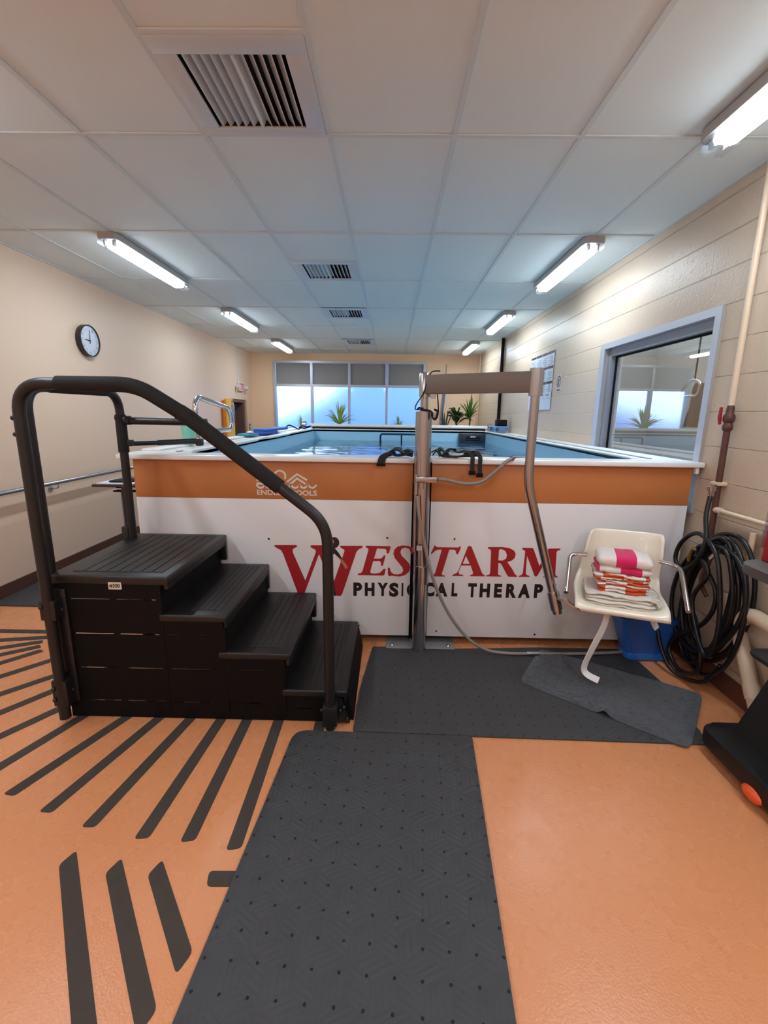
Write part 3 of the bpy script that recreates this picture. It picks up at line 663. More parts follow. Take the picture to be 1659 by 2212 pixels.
box(bm, -1.65, -1.575, RYH-.018, SY0+.008, .56, .66, .006); box(bm, -1.65, -1.575, RYH-.018, SY0+.008, .10, .24, .006); box(bm, -1.61, -1.555, SY0-.012, SY0+.006, .10, .70, .004)
parts('clamp', bm, M_powder, st)
bm = BM()
for x, y, z in ((-.325, SY0-.02, .085), (-.232, SY0-.02, .085), (-.20, SY0-.015, .035), (-.215, SY0-.015, .10), (-1.58, SY0-.016, .60), (-1.58, SY0-.016, .17), (-1.638, RYH-.01, 1.505), (-1.637, RYH-.01, 1.435), (-1.638, RYH-.02, .63), (-1.638, RYH-.02, .2), (-1.638, RYH-.02, .14)):
    ball(bm, (x, y, z), .011, n=6)
parts('bolt', bm, mat('dark_bolt', (52, 52, 54), .35, .6), st)
# left guard: a hoop from front to back
bm = BM(); R2 = .024
gp = fillet([(-1.652, 2.075, .05), (-1.652, 2.075, 1.648), (-1.603, 2.71, 1.648), (-1.603, 2.71, .70)], .12, 9); tube(bm, gp, R2, 16); gr = part('guard_rail', bm, M_powder, st)
bm = BM(); tube(bm, [(-1.603, 2.71, 1.52), (-1.603, 2.71, 1.30)], .030, 14); tube(bm, [(-1.603, 2.71, 1.51), (-1.603, 2.71, 1.49)], .033, 14); tube(bm, [(-1.641, 2.22, 1.650), (-1.611, 2.60, 1.650)], .029, 14); parts('sleeve', bm, M_foam, gr)
bm = BM(); tube(bm, [(-1.640, 2.725, .82), (-1.640, 2.725, 1.09)], .012, 10); box(bm, -1.66, -1.62, 2.69, 2.76, .70, .84, .004); parts('bracket', bm, M_powder, gr)
bm = BM(); tube(bm, [(-1.58, 2.71, 1.485), (-1.10, 2.73, 1.482)], .022, 14); ga = part('gate_bar', bm, M_powder, st)
bm = BM(); tube(bm, [(-1.578, 2.71, 1.487), (-1.545, 2.711, 1.487)], .027, 14); part('collar', bm, M_powder, ga)
bm = BM(); box(bm, -1.59, -1.545, 2.70, 2.73, 1.335, 1.375, .006); tube(bm, [(-1.57, 2.715, 1.350), (-1.44, 2.86, 1.350)], .015, 12); tube(bm, [(-1.46, 2.84, 1.350), (-1.30, 3.05, 1.352)], .019, 12)
box(bm, -1.31, -1.27, 3.03, 3.09, 1.318, 1.37, .01); part('gate_latch', bm, M_powder, st)

# ------------------------------------------------------------------ pool lift with hanging chair
LX, LYP = .195, 2.755
lift = thing('pool_lift', 'stainless water-powered pool lift on a floor post with swing arm and hanging ivory chair', 'pool lift', (LX, LYP, 0))
bm = BM(); box(bm, -.01, .45, 2.78, 2.99, .001, .012, .003); 
bp_ = part('base_plate', bm, mat('plate_grey', (150, 148, 148), .5, .3), lift)
bm = BM()
for x in (.03, .41): ball(bm, (x, 2.82, .014), .014, sz=.6, n=6)
parts('bolt', bm, M_chrome, bp_)
bm = BM(); tube(bm, [(LX+.028, LYP, .004), (LX+.022, LYP, .55)], .020, 16); part('lower_pole', bm, M_chrome, lift)
bm = BM(); tube(bm, [(LX+.012, LYP+.025, .012), (LX+.005, LYP+.025, 1.19)], .046, 20); tube(bm, [(LX+.012, LYP+.02, .48), (LX+.012, LYP+.02, .60)], .05, 20); part('outer_post', bm, M_steel, lift)
bm = BM(); tube(bm, [(LX-.036, LYP-.005, 1.06), (LX-.036, LYP-.005, 1.172)], .014, 10); tube(bm, [(LX-.038, LYP-.01, .70), (LX-.038, LYP-.01, 1.06)], .010, 10); parts('valve', bm, M_steel, lift)
bm = BM(); tube(bm, [(LX, LYP, 1.19), (LX, LYP, 1.562)], .047, 22); tube(bm, [(LX-.036, LYP-.002, 1.13), (LX-.036, LYP-.002, 1.56)], .016, 12); tube(bm, [(LX, LYP, 1.175), (LX, LYP, 1.20)], .036, 18); part('cylinder', bm, M_steel, lift)
bm = BM(); tube(bm, [(LX-.002, LYP, 1.10), (LX-.002, LYP, 1.77)], .024, 16); part('inner_pole', bm, M_steel, lift)
bm = BM(); tube(bm, [(LX-.002, LYP, 1.645), (LX-.002, LYP, 1.775), (LX-.002, LYP, 1.785)], .034, 18, scale=[1, 1, .86]); part('cap', bm, M_steel, lift)
bm = BM(); box(bm, LX-.045, LX+.085, LYP-.062, LYP-.012, 1.145, 1.178, .003); part('clamp', bm, M_steel, lift)
bm = BM(); box(bm, LX-.025, LX+.01, LYP-.04, LYP-.036, .715, .745); part('label', bm, mat('silver_label', (190, 186, 180), .5), lift)
def obar(bm, a, b, hw, z0, z1, bev=.004):
    a, b = Vector(a), Vector(b); d = (b-a); L_ = d.length; d.normalize(); n = Vector((-d.y, d.x))
    pts = [a+n*hw, b+n*hw, b-n*hw, a-n*hw]; prism(bm, [tuple(p) for p in pts], 2, z0, z1, bev)
CX, CYC = .735, 2.41
bm = BM(); obar(bm, (LX+.01, LYP-.02), (CX-.015, CYC+.01), .030, 1.662, 1.768, .005); part('arm', bm, mat('brushed_steel_arm', (122, 114, 108), .5, .45, (200, .05)), lift)
bm = BM(); tube(bm, [(CX, CYC, 1.645), (CX, CYC, 1.782)], .036, 18); box(bm, LX+.03, LX+.06, LYP-.06, LYP-.03, 1.635, 1.664); parts('collar', bm, M_steel, lift)
bm = BM(); tube(bm, fillet([(CX, CYC, 1.66), (CX, CYC, 1.24), (CX+.008, CYC, 1.165), (.935, CYC-.01, .53)], [.06, .09], 6), .0245, 16); part('drop_tube', bm, M_steel, lift)
bm = BM(); d_ = Vector((.19, -.01, -.635)).normalized(); e_ = Vector((.935, CYC-.01, .53))
tube(bm, [e_-d_*.06, e_+d_*.05], .033, 16); tube(bm, [e_+d_*.05, e_+d_*.075], .026, 16); part('end_collar', bm, M_steel, lift)
bm = BM(); sweep(bm, catmull([e_-d_*.03+Vector((.02, -.01, 0)), Vector((.99, 2.372, .545)), Vector((1.03, 2.365, .515)), Vector((1.10, 2.37, .505)), Vector((1.2, 2.40, .50))], 5), [(.006, .028), (-.006, .028), (-.006, -.028), (.006, -.028)], up=(0, 0, 1)); part('seat_bracket', bm, M_steel, lift)
# the chair, local frame (u along the front edge, v to the back)
CO = Vector((1.030, 2.350, 0)); CU = Vector((.940, -.342, 0)); CV = Vector((.342, .940, 0))
def ch(u, v, z): return CO+CU*u+CV*v+Vector((0, 0, z))
prof = catmull([(0.0, 0, .500), (-.006, 0, .518), (.010, 0, .531), (.06, 0, .533), (.18, 0, .520), (.30, 0, .522), (.365, 0, .548), (.402, 0, .615), (.428, 0, .71), (.452, 0, .80), (.470, 0, .862), (.484, 0, .868), (.492, 0, .855)], 5)
bm = BM(); rows = []; NT = 28
for k, p in enumerate(prof):
    s = k/(len(prof)-1); row = []
    half = .232-.018*s if s < .5 else .223-.045*(s-.5)/.5
    for i in range(NT+1):
        t = -1+2*i/NT; lip = abs(t)**5
        edge = min(1, max(0, (s-.12)/.2))*min(1, (1.02-s)/.08)
        zz = p.z+.045*lip*edge*max(0, 1-max(0, s-.5)/.2); vv = p.x-.055*lip*edge*(0 if s < .55 else min(1, (s-.55)/.15)*min(1, (1.0-s)/.2))
        row.append(bm.verts.new(ch(.229+t*half+.055*max(0, s-.4)/.6, vv, zz)))
    rows.append(row)
for A, B in zip(rows, rows[1:]):
    for i in range(NT): bm.faces.new((A[i], A[i+1], B[i+1], B[i]))
sh = part('seat', bm, M_ivory, lift, 'ivory moulded chair shell', angle=180)
so = sh.modifiers.new('thick', 'SOLIDIFY'); so.thickness = .014; so.offset = -1
so.use_rim = True
for sgn, pts in ((-1, [ch(.045, .17, .775), ch(-.045, .17, .772), ch(-.055, -.055, .615)]), (1, [ch(.42, .24, .762), ch(.515, .20, .755), ch(.515, -.05, .60)])):
    bm = BM(); tube(bm, fillet(pts, .07, 7), .0125, 14); a_ = part('armrest', bm, M_chrome, lift, 'bent chrome armrest')
bm = BM(); sweep(bm, catmull([ch(.17, .07, .512), ch(.165, .085, .40), ch(.12, .07, .26), ch(.09, .09, .13), ch(.105, .085, .085), ch(.17, .06, .072)], 6), [(.004, .018), (-.004, .018), (-.004, -.018), (.004, -.018)], up=(.3, -1, .2)); part('foot_strip', bm, M_white, lift, 'white strip footrest bracket')
bm = BM(); sweep(bm, catmull([ch(.40, .10, .512), ch(.405, .12, .46), ch(.43, .13, .41)], 5), [(.004, .016), (-.004, .016), (-.004, -.016), (.004, -.016)], up=(.3, -1, .2)); part('foot_strip', bm, M_white, lift)
# cord round the top of the post
bm = BM()
tube(bm, catmull([(.275, 2.715, 1.79), (.225, 2.70, 1.782), (.205, 2.705, 1.73), (.18, 2.71, 1.66), (.145, 2.71, 1.605), (.138, 2.71, 1.575), (.16, 2.705, 1.572), (.20, 2.70, 1.566), (.235, 2.70, 1.56), (.24, 2.70, 1.53), (.255, 2.70, 1.515), (.268, 2.70, 1.535), (.272, 2.70, 1.57), (.268, 2.705, 1.62), (.262, 2.71, 1.67)], 6), .0035, 8)
tube(bm, catmull([(.15, 2.702, 1.575), (.163, 2.70, 1.583), (.185, 2.70, 1.573), (.205, 2.70, 1.57), (.23, 2.70, 1.562), (.236, 2.70, 1.535), (.25, 2.698, 1.518), (.264, 2.70, 1.53), (.268, 2.70, 1.565), (.245, 2.70, 1.575)], 6), .0055, 8)
single('cord', bm, M_foam, 'thin black cord looped round the top of the steel lift post', 'cord')
bm = BM(); prism(bm, [(.239, 1.575), (.274, 1.573), (.27, 1.545), (.252, 1.52), (.242, 1.545)], 1, 2.706, 2.72, .002); 
single('key_tag', bm, M_steel, 'small silver tag hanging on the cord beside the lift post', 'tag')

# supply hoses of the lift
bm = BM(); tube(bm, catmull([(.283, 2.72, 1.163), (.34, 2.75, 1.157), (.45, 2.755, 1.135), (.55, 2.757, 1.145), (.63, 2.76, 1.205), (.70, 2.765, 1.27), (.745, 2.80, 1.289)], 8), .011, 12)
h1 = single('lift_hose', bm, mat('grey_braided_hose', (150, 140, 132), .45, .2, (500, .4)), 'grey hose hanging from the lift post up onto the white pool rim', 'hose', angle=180)
bm = BM(); tube(bm, [(.742, 2.80, 1.288), (.755, 2.81, 1.296)], .017, 12); tube(bm, [(.755, 2.81, 1.295), (.93, 2.93, 1.290)], .006, 10); part('nozzle', bm, M_steel, h1)
bm = BM(); tube(bm, catmull([(.165, 2.71, 1.06), (.178, 2.70, .95), (.205, 2.70, .82), (.258, 2.70, .60), (.33, 2.705, .41), (.42, 2.71, .25), (.53, 2.71, .12), (.65, 2.71, .048), (.78, 2.715, .026), (.95, 2.72, .024), (1.25, 2.735, .022), (1.50, 2.76, .022), (1.62, 2.79, .022)], 8), .010, 12)
h2 = single('lift_hose', bm, MATS['grey_braided_hose'], 'long grey hose dropping beside the lift post and running along the panel foot', 'hose', angle=180)
bm = BM(); tube(bm, [(.91, 2.718, .0245), (1.0, 2.722, .0245)], .014, 12); part('coupling', bm, M_steel, h2)

# towels on the chair
def towel(name, label, u0, u1, v0, v1, z0, z1, layers, m, seed, group, sag=.006):
    """a folded towel: soft stacked layers joined at the front fold"""
    bm = BM(); h = (z1-z0)/layers; nu, nv = 26, 14
    for L_ in range(layers):
        za = z0+L_*h; rings = []
        for i in range(nu+1):
            s = -1+2*i/nu; ring = []
            for j in range(nv*2):
                a = 2*math.pi*j/(nv*2); c_, s_ = math.cos(a), math.sin(a)
                vv = math.copysign(abs(c_)**.45, c_); zz = math.copysign(abs(s_)**.55, s_)
                es = (1-abs(s)**7)**.5 if abs(s) < 1 else 0
                u = (u0+u1)/2+s*(u1-u0)/2; nse = noise.noise(Vector((s*2.2+seed, vv*1.5, L_*3.7)))
                v = (v0+v1)/2+vv*(v1-v0)/2*(.90+.10*es)+.008*nse
                z = za+h*.5+zz*h*.53*(.25+.75*es)+sag*nse+.004*noise.noise(Vector((s*6, vv*5, seed+L_)))
                ring.append(bm.verts.new(ch(u+.006*noise.noise(Vector((vv*3, L_*2.1, seed))), v, z)))
            rings.append(ring)
        M = nv*2
        for A, B in zip(rings, rings[1:]):
            for j in range(M): bm.faces.new((A[j], A[(j+1) % M], B[(j+1) % M], B[j]))
        bm.faces.new(rings[0]); bm.faces.new(list(reversed(rings[-1])))
    return single(name, bm, m, label, 'towel', group, angle=70)
def stripe_mat(name, ca, cb, width, phase, jog, layer_h):
    """woven stripes across the towel, shifting where the cloth doubles back"""
    m = mat(name, ca, .9, 0, None, .2, sheen=.3); nt = m.node_tree; b = nt.nodes['Principled BSDF']
    tc = nt.nodes.new('ShaderNodeTexCoord'); dp = nt.nodes.new('ShaderNodeVectorMath'); dp.operation = 'DOT_PRODUCT'; dp.inputs[1].default_value = (CU.x/width, CU.y/width, 0)
    sx = nt.nodes.new('ShaderNodeSeparateXYZ'); fl = nt.nodes.new('ShaderNodeMath'); fl.operation = 'MULTIPLY'; fl.inputs[1].default_value = 1/layer_h
    f2 = nt.nodes.new('ShaderNodeMath'); f2.operation = 'FLOOR'; mu = nt.nodes.new('ShaderNodeMath'); mu.operation = 'MULTIPLY_ADD'; mu.inputs[1].default_value = jog; mu.inputs[2].default_value = phase
    ad = nt.nodes.new('ShaderNodeMath'); ad.operation = 'ADD'; fr = nt.nodes.new('ShaderNodeMath'); fr.operation = 'FRACT'; gt = nt.nodes.new('ShaderNodeMath'); gt.operation = 'GREATER_THAN'; gt.inputs[1].default_value = .5
    L = nt.links.new
    L(tc.outputs['Object'], dp.inputs[0]); L(tc.outputs['Object'], sx.inputs[0]); L(sx.outputs['Z'], fl.inputs[0]); L(fl.outputs[0], f2.inputs[0]); L(f2.outputs[0], mu.inputs[0])
    L(dp.outputs['Value'], ad.inputs[0]); L(mu.outputs[0], ad.inputs[1]); L(ad.outputs[0], fr.inputs[0]); L(fr.outputs[0], gt.inputs[0])
    mx = nt.nodes.new('ShaderNodeMix'); mx.data_type = 'RGBA'; mx.inputs['A'].default_value = lin(ca); mx.inputs['B'].default_value = lin(cb); L(gt.outputs[0], mx.inputs['Factor']); L(mx.outputs['Result'], b.inputs['Base Color'])
    n = nt.nodes.new('ShaderNodeTexNoise'); n.inputs['Scale'].default_value = 320; bp = nt.nodes.new('ShaderNodeBump'); bp.inputs['Strength'].default_value = .4; bp.inputs['Distance'].default_value = .003
    L(tc.outputs['Object'], n.inputs['Vector']); L(n.outputs['Fac'], bp.inputs['Height']); L(bp.outputs['Normal'], b.inputs['Normal'])
    return m
M_tw = mat('white_terry', (226, 218, 206), .95, 0, (300, .5), .2, sheen=.3)
PINK, ORNG, WHT = (222, 36, 100), (212, 84, 36), (236, 226, 220)
tg = 'folded towels stacked on the lift chair'
towel('towel', 'plain white folded towel at the very bottom of the stack on the chair', .055, .395, .035, .33, .532, .563, 2, M_tw, 1.0, tg)
t2 = towel('towel', 'plain white folded towel second from the bottom of the chair stack, fringe at right', .05, .385, .055, .335, .563, .597, 2, M_tw, 5.0, tg)
bm = BM()
for k in range(12):
    v = .06+k*.022; u = .372+.012*math.sin(k*2.1)
    sweep(bm, catmull([ch(u, v, .588), ch(u+.028, v+.004, .582+.006*math.sin(k)), ch(u+.045, v-.004, .560)], 4), [(.006, .009), (-.006, .009), (-.006, -.009), (.006, -.009)], up=(0, 0, 1))
parts('fringe', bm, M_tw, t2, angle=180)
towel('towel', 'orange and white striped towel lying lowest of the striped ones', .115, .365, .09, .33, .597, .632, 2, stripe_mat('orange_stripe_low', ORNG, WHT, .20, .95, .0, .0175), 9.0, tg)
towel('towel', 'orange and white striped towel between the two other orange ones', .105, .37, .10, .335, .632, .662, 2, stripe_mat('orange_stripe_mid', ORNG, WHT, .21, .42, .5, .016), 12.0, tg)
towel('towel', 'orange and white striped towel directly under the pink and white one', .085, .365, .105, .34, .662, .697, 2, stripe_mat('orange_stripe_top', ORNG, WHT, .21, .0, .45, .019), 15.0, tg)
t6 = towel('towel', 'fat pink and white striped towel on top of the stack', .095, .375, .115, .335, .697, .735, 1, stripe_mat('pink_stripe_under', PINK, WHT, .21, .08, .0, .04), 19.0, tg, .004)
bm = BM(); nu, M = 26, 26; rings = []
for i in range(nu+1):
    s = -1+2*i/nu; es = (1-abs(s)**5)**.5 if abs(s) < 1 else 0; ring = []
    for j in range(M):
        a = 2*math.pi*j/M; vv = math.copysign(abs(math.cos(a))**.6, math.cos(a)); zz = math.copysign(abs(math.sin(a))**.7, math.sin(a))
        n_ = noise.noise(Vector((s*3, vv*2, 4.4)))
        ring.append(bm.verts.new(ch(.235+s*.14, .222+vv*.11*(.8+.2*es)+.006*n_, .764+zz*.036*(.25+.75*es)+.007*n_)))
    rings.append(ring)
for A, B in zip(rings, rings[1:]):
    for j in range(M): bm.faces.new((A[j], A[(j+1) % M], B[(j+1) % M], B[j]))
bm.faces.new(rings[0]); bm.faces.new(list(reversed(rings[-1])))
part('upper_fold', bm, stripe_mat('pink_stripe_upper', PINK, WHT, .20, .22, .0, .2), t6, angle=70)

# ------------------------------------------------------------------ floor coverings
def mat_rubber(name, rgb):
    m = mat(name, rgb, .62, 0, None, .4); nt = m.node_tree; b = nt.nodes['Principled BSDF']; L = nt.links.new
    tc = nt.nodes.new('ShaderNodeTexCoord')
    sc_ = nt.nodes.new('ShaderNodeVectorMath'); sc_.operation = 'SCALE'; sc_.inputs['Scale'].default_value = 1/.078
    fr = nt.nodes.new('ShaderNodeVectorMath'); fr.operation = 'FRACTION'; sb = nt.nodes.new('ShaderNodeVectorMath'); sb.operation = 'SUBTRACT'; sb.inputs[1].default_value = (.5, .5, 0)
    mz = nt.nodes.new('ShaderNodeVectorMath'); mz.operation = 'MULTIPLY'; mz.inputs[1].default_value = (1, 1, 0); ln = nt.nodes.new('ShaderNodeVectorMath'); ln.operation = 'LENGTH'
    lt = nt.nodes.new('ShaderNodeMath'); lt.operation = 'LESS_THAN'; lt.inputs[1].default_value = .062
    L(tc.outputs['Object'], sc_.inputs[0]); L(sc_.outputs[0], fr.inputs[0]); L(fr.outputs[0], sb.inputs[0]); L(sb.outputs[0], mz.inputs[0]); L(mz.outputs[0], ln.inputs[0]); L(ln.outputs['Value'], lt.inputs[0])
    n = nt.nodes.new('ShaderNodeTexNoise'); n.inputs['Scale'].default_value = 5; n.inputs['Detail'].default_value = 7
    m1 = nt.nodes.new('ShaderNodeMix'); m1.data_type = 'RGBA'; m1.inputs['A'].default_value = tuple(v*.85 for v in lin(rgb)[:3])+(1,); m1.inputs['B'].default_value = tuple(v*1.15 for v in lin(rgb)[:3])+(1,)
    L(tc.outputs['Object'], n.inputs['Vector']); L(n.outputs['Fac'], m1.inputs['Factor'])
    m2 = nt.nodes.new('ShaderNodeMix'); m2.data_type = 'RGBA'; m2.inputs['B'].default_value = lin((12, 11, 11)); L(lt.outputs[0], m2.inputs['Factor']); L(m1.outputs['Result'], m2.inputs['A']); L(m2.outputs['Result'], b.inputs['Base Color'])
    n2 = nt.nodes.new('ShaderNodeTexNoise'); n2.inputs['Scale'].default_value = 260; bp = nt.nodes.new('ShaderNodeBump'); bp.inputs['Strength'].default_value = .25; bp.inputs['Distance'].default_value = .002
    L(tc.outputs['Object'], n2.inputs['Vector']); L(n2.outputs['Fac'], bp.inputs['Height']); L(bp.outputs['Normal'], b.inputs['Normal'])
    return m
M_mat = mat_rubber('charcoal_rubber_matting', (66, 66, 68))
def ridges(bm, x0, x1, y0, y1, z, inside, hgt=.003, R_=.084):
    """moulded basket weave: hexagons of three rhombi, each with parallel ribs"""
    dx, dy = R_*math.sqrt(3), R_*1.5; j = 0; y = y0
    while y < y1+R_:
        x = x0+(dx/2 if j % 2 else 0)
        while x < x1+R_:
            for k in range(3):
                a = math.radians(30+120*k); b = math.radians(150+120*k)
                ea = Vector((math.cos(a), math.sin(a)))*R_; eb = Vector((math.cos(b), math.sin(b)))*R_
                for q in range(4):
                    s = (q+.5)/4
                    p0 = Vector((x, y))+eb*s+ea*.08; p1 = Vector((x, y))+eb*s+ea*.92
                    if not (inside(p0) and inside(p1)): continue
                    d = (p1-p0).normalized(); n = Vector((-d.y, d.x))*.0068
                    A = [bm.verts.new((*(p0+n), z)), bm.verts.new((*(p0-n), z)), bm.verts.new((*(p0+d*.006), z+hgt)), bm.verts.new((*(p1-d*.006), z+hgt)), bm.verts.new((*(p1+n), z)), bm.verts.new((*(p1-n), z))]
                    bm.faces.new((A[0], A[2], A[3], A[4])); bm.faces.new((A[1], A[5], A[3], A[2])); bm.faces.new((A[0], A[1], A[2])); bm.faces.new((A[4], A[3], A[5]))
            x += dx
        y += dy; j += 1
def lay(name, outline, z1, m, label, cat, rib=None, group=None, rot=0):
    """flat sheet; the object's own axes follow the mat's edge"""
    bm = BM(); cx = sum(p[0] for p in outline)/len(outline); cy_ = sum(p[1] for p in outline)/len(outline)
    Rm = Matrix.Rotation(-rot, 2)
    loc = [Rm @ Vector((p[0]-cx, p[1]-cy_)) for p in outline]
    prism(bm, [tuple(p) for p in loc], 2, 0, z1, min(.002, z1*.4))
    if rib:
        N = len(loc)
        def inside(p):
            c = False
            for i in range(N):
                a, b = loc[i], loc[i-1]
                if (a.y > p.y) != (b.y > p.y) and p.x < (b.x-a.x)*(p.y-a.y)/(b.y-a.y)+a.x: c = not c
            return c
        ridges(bm, min(p.x for p in loc), max(p.x for p in loc), min(p.y for p in loc), max(p.y for p in loc), z1-.0001, inside, rib)
    me = finish(name, bm, m); o = bpy.data.objects.new(name, me); COL.objects.link(o); o.location = (cx, cy_, .0005); o.rotation_euler = (0, 0, rot); WL[o.name] = o.location.copy()
    o['label'] = label; o['category'] = cat
    if group: o['group'] = group
    return o
m1o = rounded([(-.63, -.4), (.263, -.4), (.421, 1.942), (-.452, 1.958)], [.02, .02, .02, .07], 8)
lay('floor_mat', m1o, .0095, M_mat, 'charcoal rubber mat with hole grid running from the camera up to the black steps', 'floor mat', .0030, rot=math.radians(-3.8))
m2o = rounded([(-.165, 1.962), (.40, 1.946), (1.56, 1.925), (1.635, 2.40), (1.61, 2.835), (1.0, 2.83), (.45, 2.79), (.1, 2.80), (-.10, 2.80), (-.155, 2.3)], .015, 3)
lay('floor_mat', m2o, .0090, M_mat, 'charcoal rubber mat across the foot of the pool panel, under the rug', 'floor mat', .0007)
lay('floor_mat', rounded([(-3.19, 3.335), (-1.75, 3.335), (-1.75, 7.5), (-3.19, 7.5)], .03, 4), .009, M_mat, 'dark mat in the left corner behind the steps, against the brown baseboard', 'floor mat')
# adhesive anti-slip strips
M_strip = mat('anti_slip_grey', (72, 64, 58), .8, 0, (600, .4), .3, mottled=(14, .15))
STR = [((-1.539, 1.54), (-1.17, 2.45)), ((-1.331, 1.464), (-1.08, 2.35)), ((-1.122, 1.405), (-.96, 2.30)), ((-.896, 1.364), (-.83, 2.30)), ((-.722, 1.358), (-.712, 2.30)), ((-.543, 1.332), (-.556, 2.30)),
       ((-1.83, 1.36), (-1.45, 2.32)), ((-2.12, 1.46), (-1.60, 2.29)), ((-2.28, 1.65), (-1.68, 2.52)), ((-2.43, 1.875), (-1.80, 2.58)), ((-2.58, 2.02), (-1.95, 2.75)), ((-2.70, 2.16), (-2.263, 2.673)),
       ((-2.80, 2.385), (-2.313, 2.726)), ((-2.90, 2.54), (-2.344, 2.787)), ((-3.0, 2.728), (-2.28, 2.861)), ((-3.05, 2.925), (-2.25, 2.925)),
       ((-1.114, 1.285), (-.66, .72)), ((-.937, 1.261), (-.603, .853)), ((-.791, 1.259), (-.565, .985)), ((-.594, 1.225), (-.30, 1.232)), ((-.338, 1.90), (-.338, 2.30))]
SL = ['longest left-fan strip ending left of the long step side, leftmost of the six below the steps', 'second strip from the left of the six fanning out below the steps', 'third strip from the left of the six fanning out below the steps',
      'fourth strip from the left of the six fanning out below the steps', 'fifth strip from the left, second nearest the near mat edge', 'strip closest along the left edge of the near rubber mat',
      'strip leaving the lower left corner of the steps towards the left picture edge', 'strip just left of the rail foot, second above the one at the steps corner', 'third strip up along the left picture edge', 'fourth strip up along the left picture edge',
      'fifth strip up along the left picture edge', 'strip with free end, lowest of the three short-ended ones behind the rail post', 'strip with free end, middle of the three behind the rail post', 'strip with free end, topmost of the three behind the rail post',
      'second strip below the dark corner mat, nearly level', 'topmost level strip, nearest the dark corner mat', 'thick strip at the bottom left, outermost of the three near the camera', 'thick middle strip of the three near the camera', 'short thick strip of the three near the camera, closest to the mat', 'short stub strip poking out from under the near mat', 'stub of strip showing between the rail foot and the mat']
for k_, ((a, b), l) in enumerate(zip(STR, SL)):
    a, b = Vector(a), Vector(b); d = (b-a).normalized(); n = Vector((-d.y, d.x))*.0265
    skew = d*(.014 if k_ in (16, 17, 18) else .005)
    pts = rounded([tuple(a+n-skew), tuple(a-n+skew), tuple(b-n+skew), tuple(b+n-skew)], .016, 4)
    bm = BM(); prism(bm, pts, 2, .0002, .0014)
    single('floor_strip', bm, M_strip, 'dark grey '+l, 'grip strip', 'anti-slip strips on the orange floor')
# shaggy rug, slightly rucked
M_rug = mat('charcoal_shag', (72, 74, 82), .95, 0, (900, .9), .1, mottled=(26, .55), sheen=.4)
def rug():
    bm = BM(); A, B, C, D = Vector((.775, 2.41)), Vector((1.03, 2.815)), Vector((1.80, 2.33)), Vector((1.44, 1.875)); NU, NV = 190, 110; g = []
    for i in range(NU+1):
        row = []
        for j in range(NV+1):
            u, v = i/NU, j/NV       # u: A->D, v: front (A-D) -> back (B-C)
            # pull corners in
            uu, vv = u*2-1, v*2-1
            du = 1-.06*max(0, abs(vv)-.72)**2*10*abs(uu)**4; dv = 1-.06*max(0, abs(uu)-.80)**2*18*abs(vv)**4
            u2, v2 = .5+uu*du/2, .5+vv*dv/2
            p = A*(1-u2)*(1-v2)+D*u2*(1-v2)+C*u2*v2+B*(1-u2)*v2
            ruck = math.exp(-((u2-.55-.03*v2)/.035)**2)*math.exp(-(v2/.13)**2)*.028
            edge = min(1, min(u, 1-u)*26)*min(1, min(v, 1-v)*20)
            z = .0095+.003+.011*edge+ruck+(.007*noise.noise(Vector((p.x*60, p.y*60, 0)))+.008*noise.noise(Vector((p.x*150, p.y*150, 5)))+.004*noise.noise(Vector((p.x*14, p.y*14, 9))))*edge
            row.append(bm.verts.new((p.x, p.y, z)))
        g.append(row)
    for i in range(NU):
        for j in range(NV): bm.faces.new((g[i][j], g[i+1][j], g[i+1][j+1], g[i][j+1]))
    return bm
rg = single('rug', rug(), M_rug, 'charcoal shaggy rug with a rucked front edge under the lift chair', 'rug', angle=180)
so = rg.modifiers.new('thick', 'SOLIDIFY'); so.thickness = .003; so.offset = -1

bm = BM(); box(bm, 1.898, 1.918, 2.835, 2.86, 1.205, 1.245, .003); part('rim_clip', bm, M_white, pool)
# ------------------------------------------------------------------ right-hand corner: pipes, hose, bin, cart
M_cream = mat('cream_pipe_paint', (222, 200, 174), .4)
M_rust = mat('brown_pipe', (92, 58, 52), .5, .2, mottled=(30, .3))
M_redh = mat('red_handle', (150, 30, 32), .45)
rp = thing('water_pipe', 'vertical wall pipe with red lever valve, cream above and brown below', 'pipe', (XR-.035, 2.65, 0))
bm = BM(); tube(bm, [(XR-.035, 2.655, ZC-.004), (XR-.035, 2.648, 1.60)], .0165, 12); part('upper_pipe', bm, M_cream, rp, 'cream painted pipe')
bm = BM(); tube(bm, [(XR-.035, 2.648, 1.50), (XR-.035, 2.635, .70)], .017, 12); part('lower_pipe', bm, M_rust, rp, 'brown pipe')
bm = BM(); lathe(bm, [(.018, 0), (.026, .01), (.026, .03), (.021, .045), (.030, .06), (.030, .085), (.020, .10), (.020, .125), (.015, .15)], XR-.035, 2.648, 14, 1.475); va = part('valve', bm, M_rust, rp, 'brown ball valve')
bm = BM(); prism(bm, rounded([(2.662, 1.515), (2.672, 1.51), (2.684, 1.55), (2.682, 1.61), (2.668, 1.61), (2.668, 1.56)], .006, 3), 0, XR-.075, XR-.062, .003); part('lever', bm, M_redh, va, 'red lever')
bm = BM(); tube(bm, fillet([(XR-.03, 2.60, 1.022), (XR-.03, 1.60, 1.022)], .01), .0125, 12); tube(bm, [(XR-.032, 2.635, 1.022), (XR-.03, 2.59, 1.022)], .019, 12); part('branch_pipe', bm, M_cream, rp, 'thin cream pipe running along the wall')
bm = BM(); box(bm, XR-.055, XR-.001, 2.615, 2.685, 1.165, 1.185, .003); part('strap', bm, M_cream, rp)
pv = thing('drain_pipe', 'thick cream drain pipe with elbow low on the right wall behind the cart', 'pipe', (1.88, 2.15, 0))
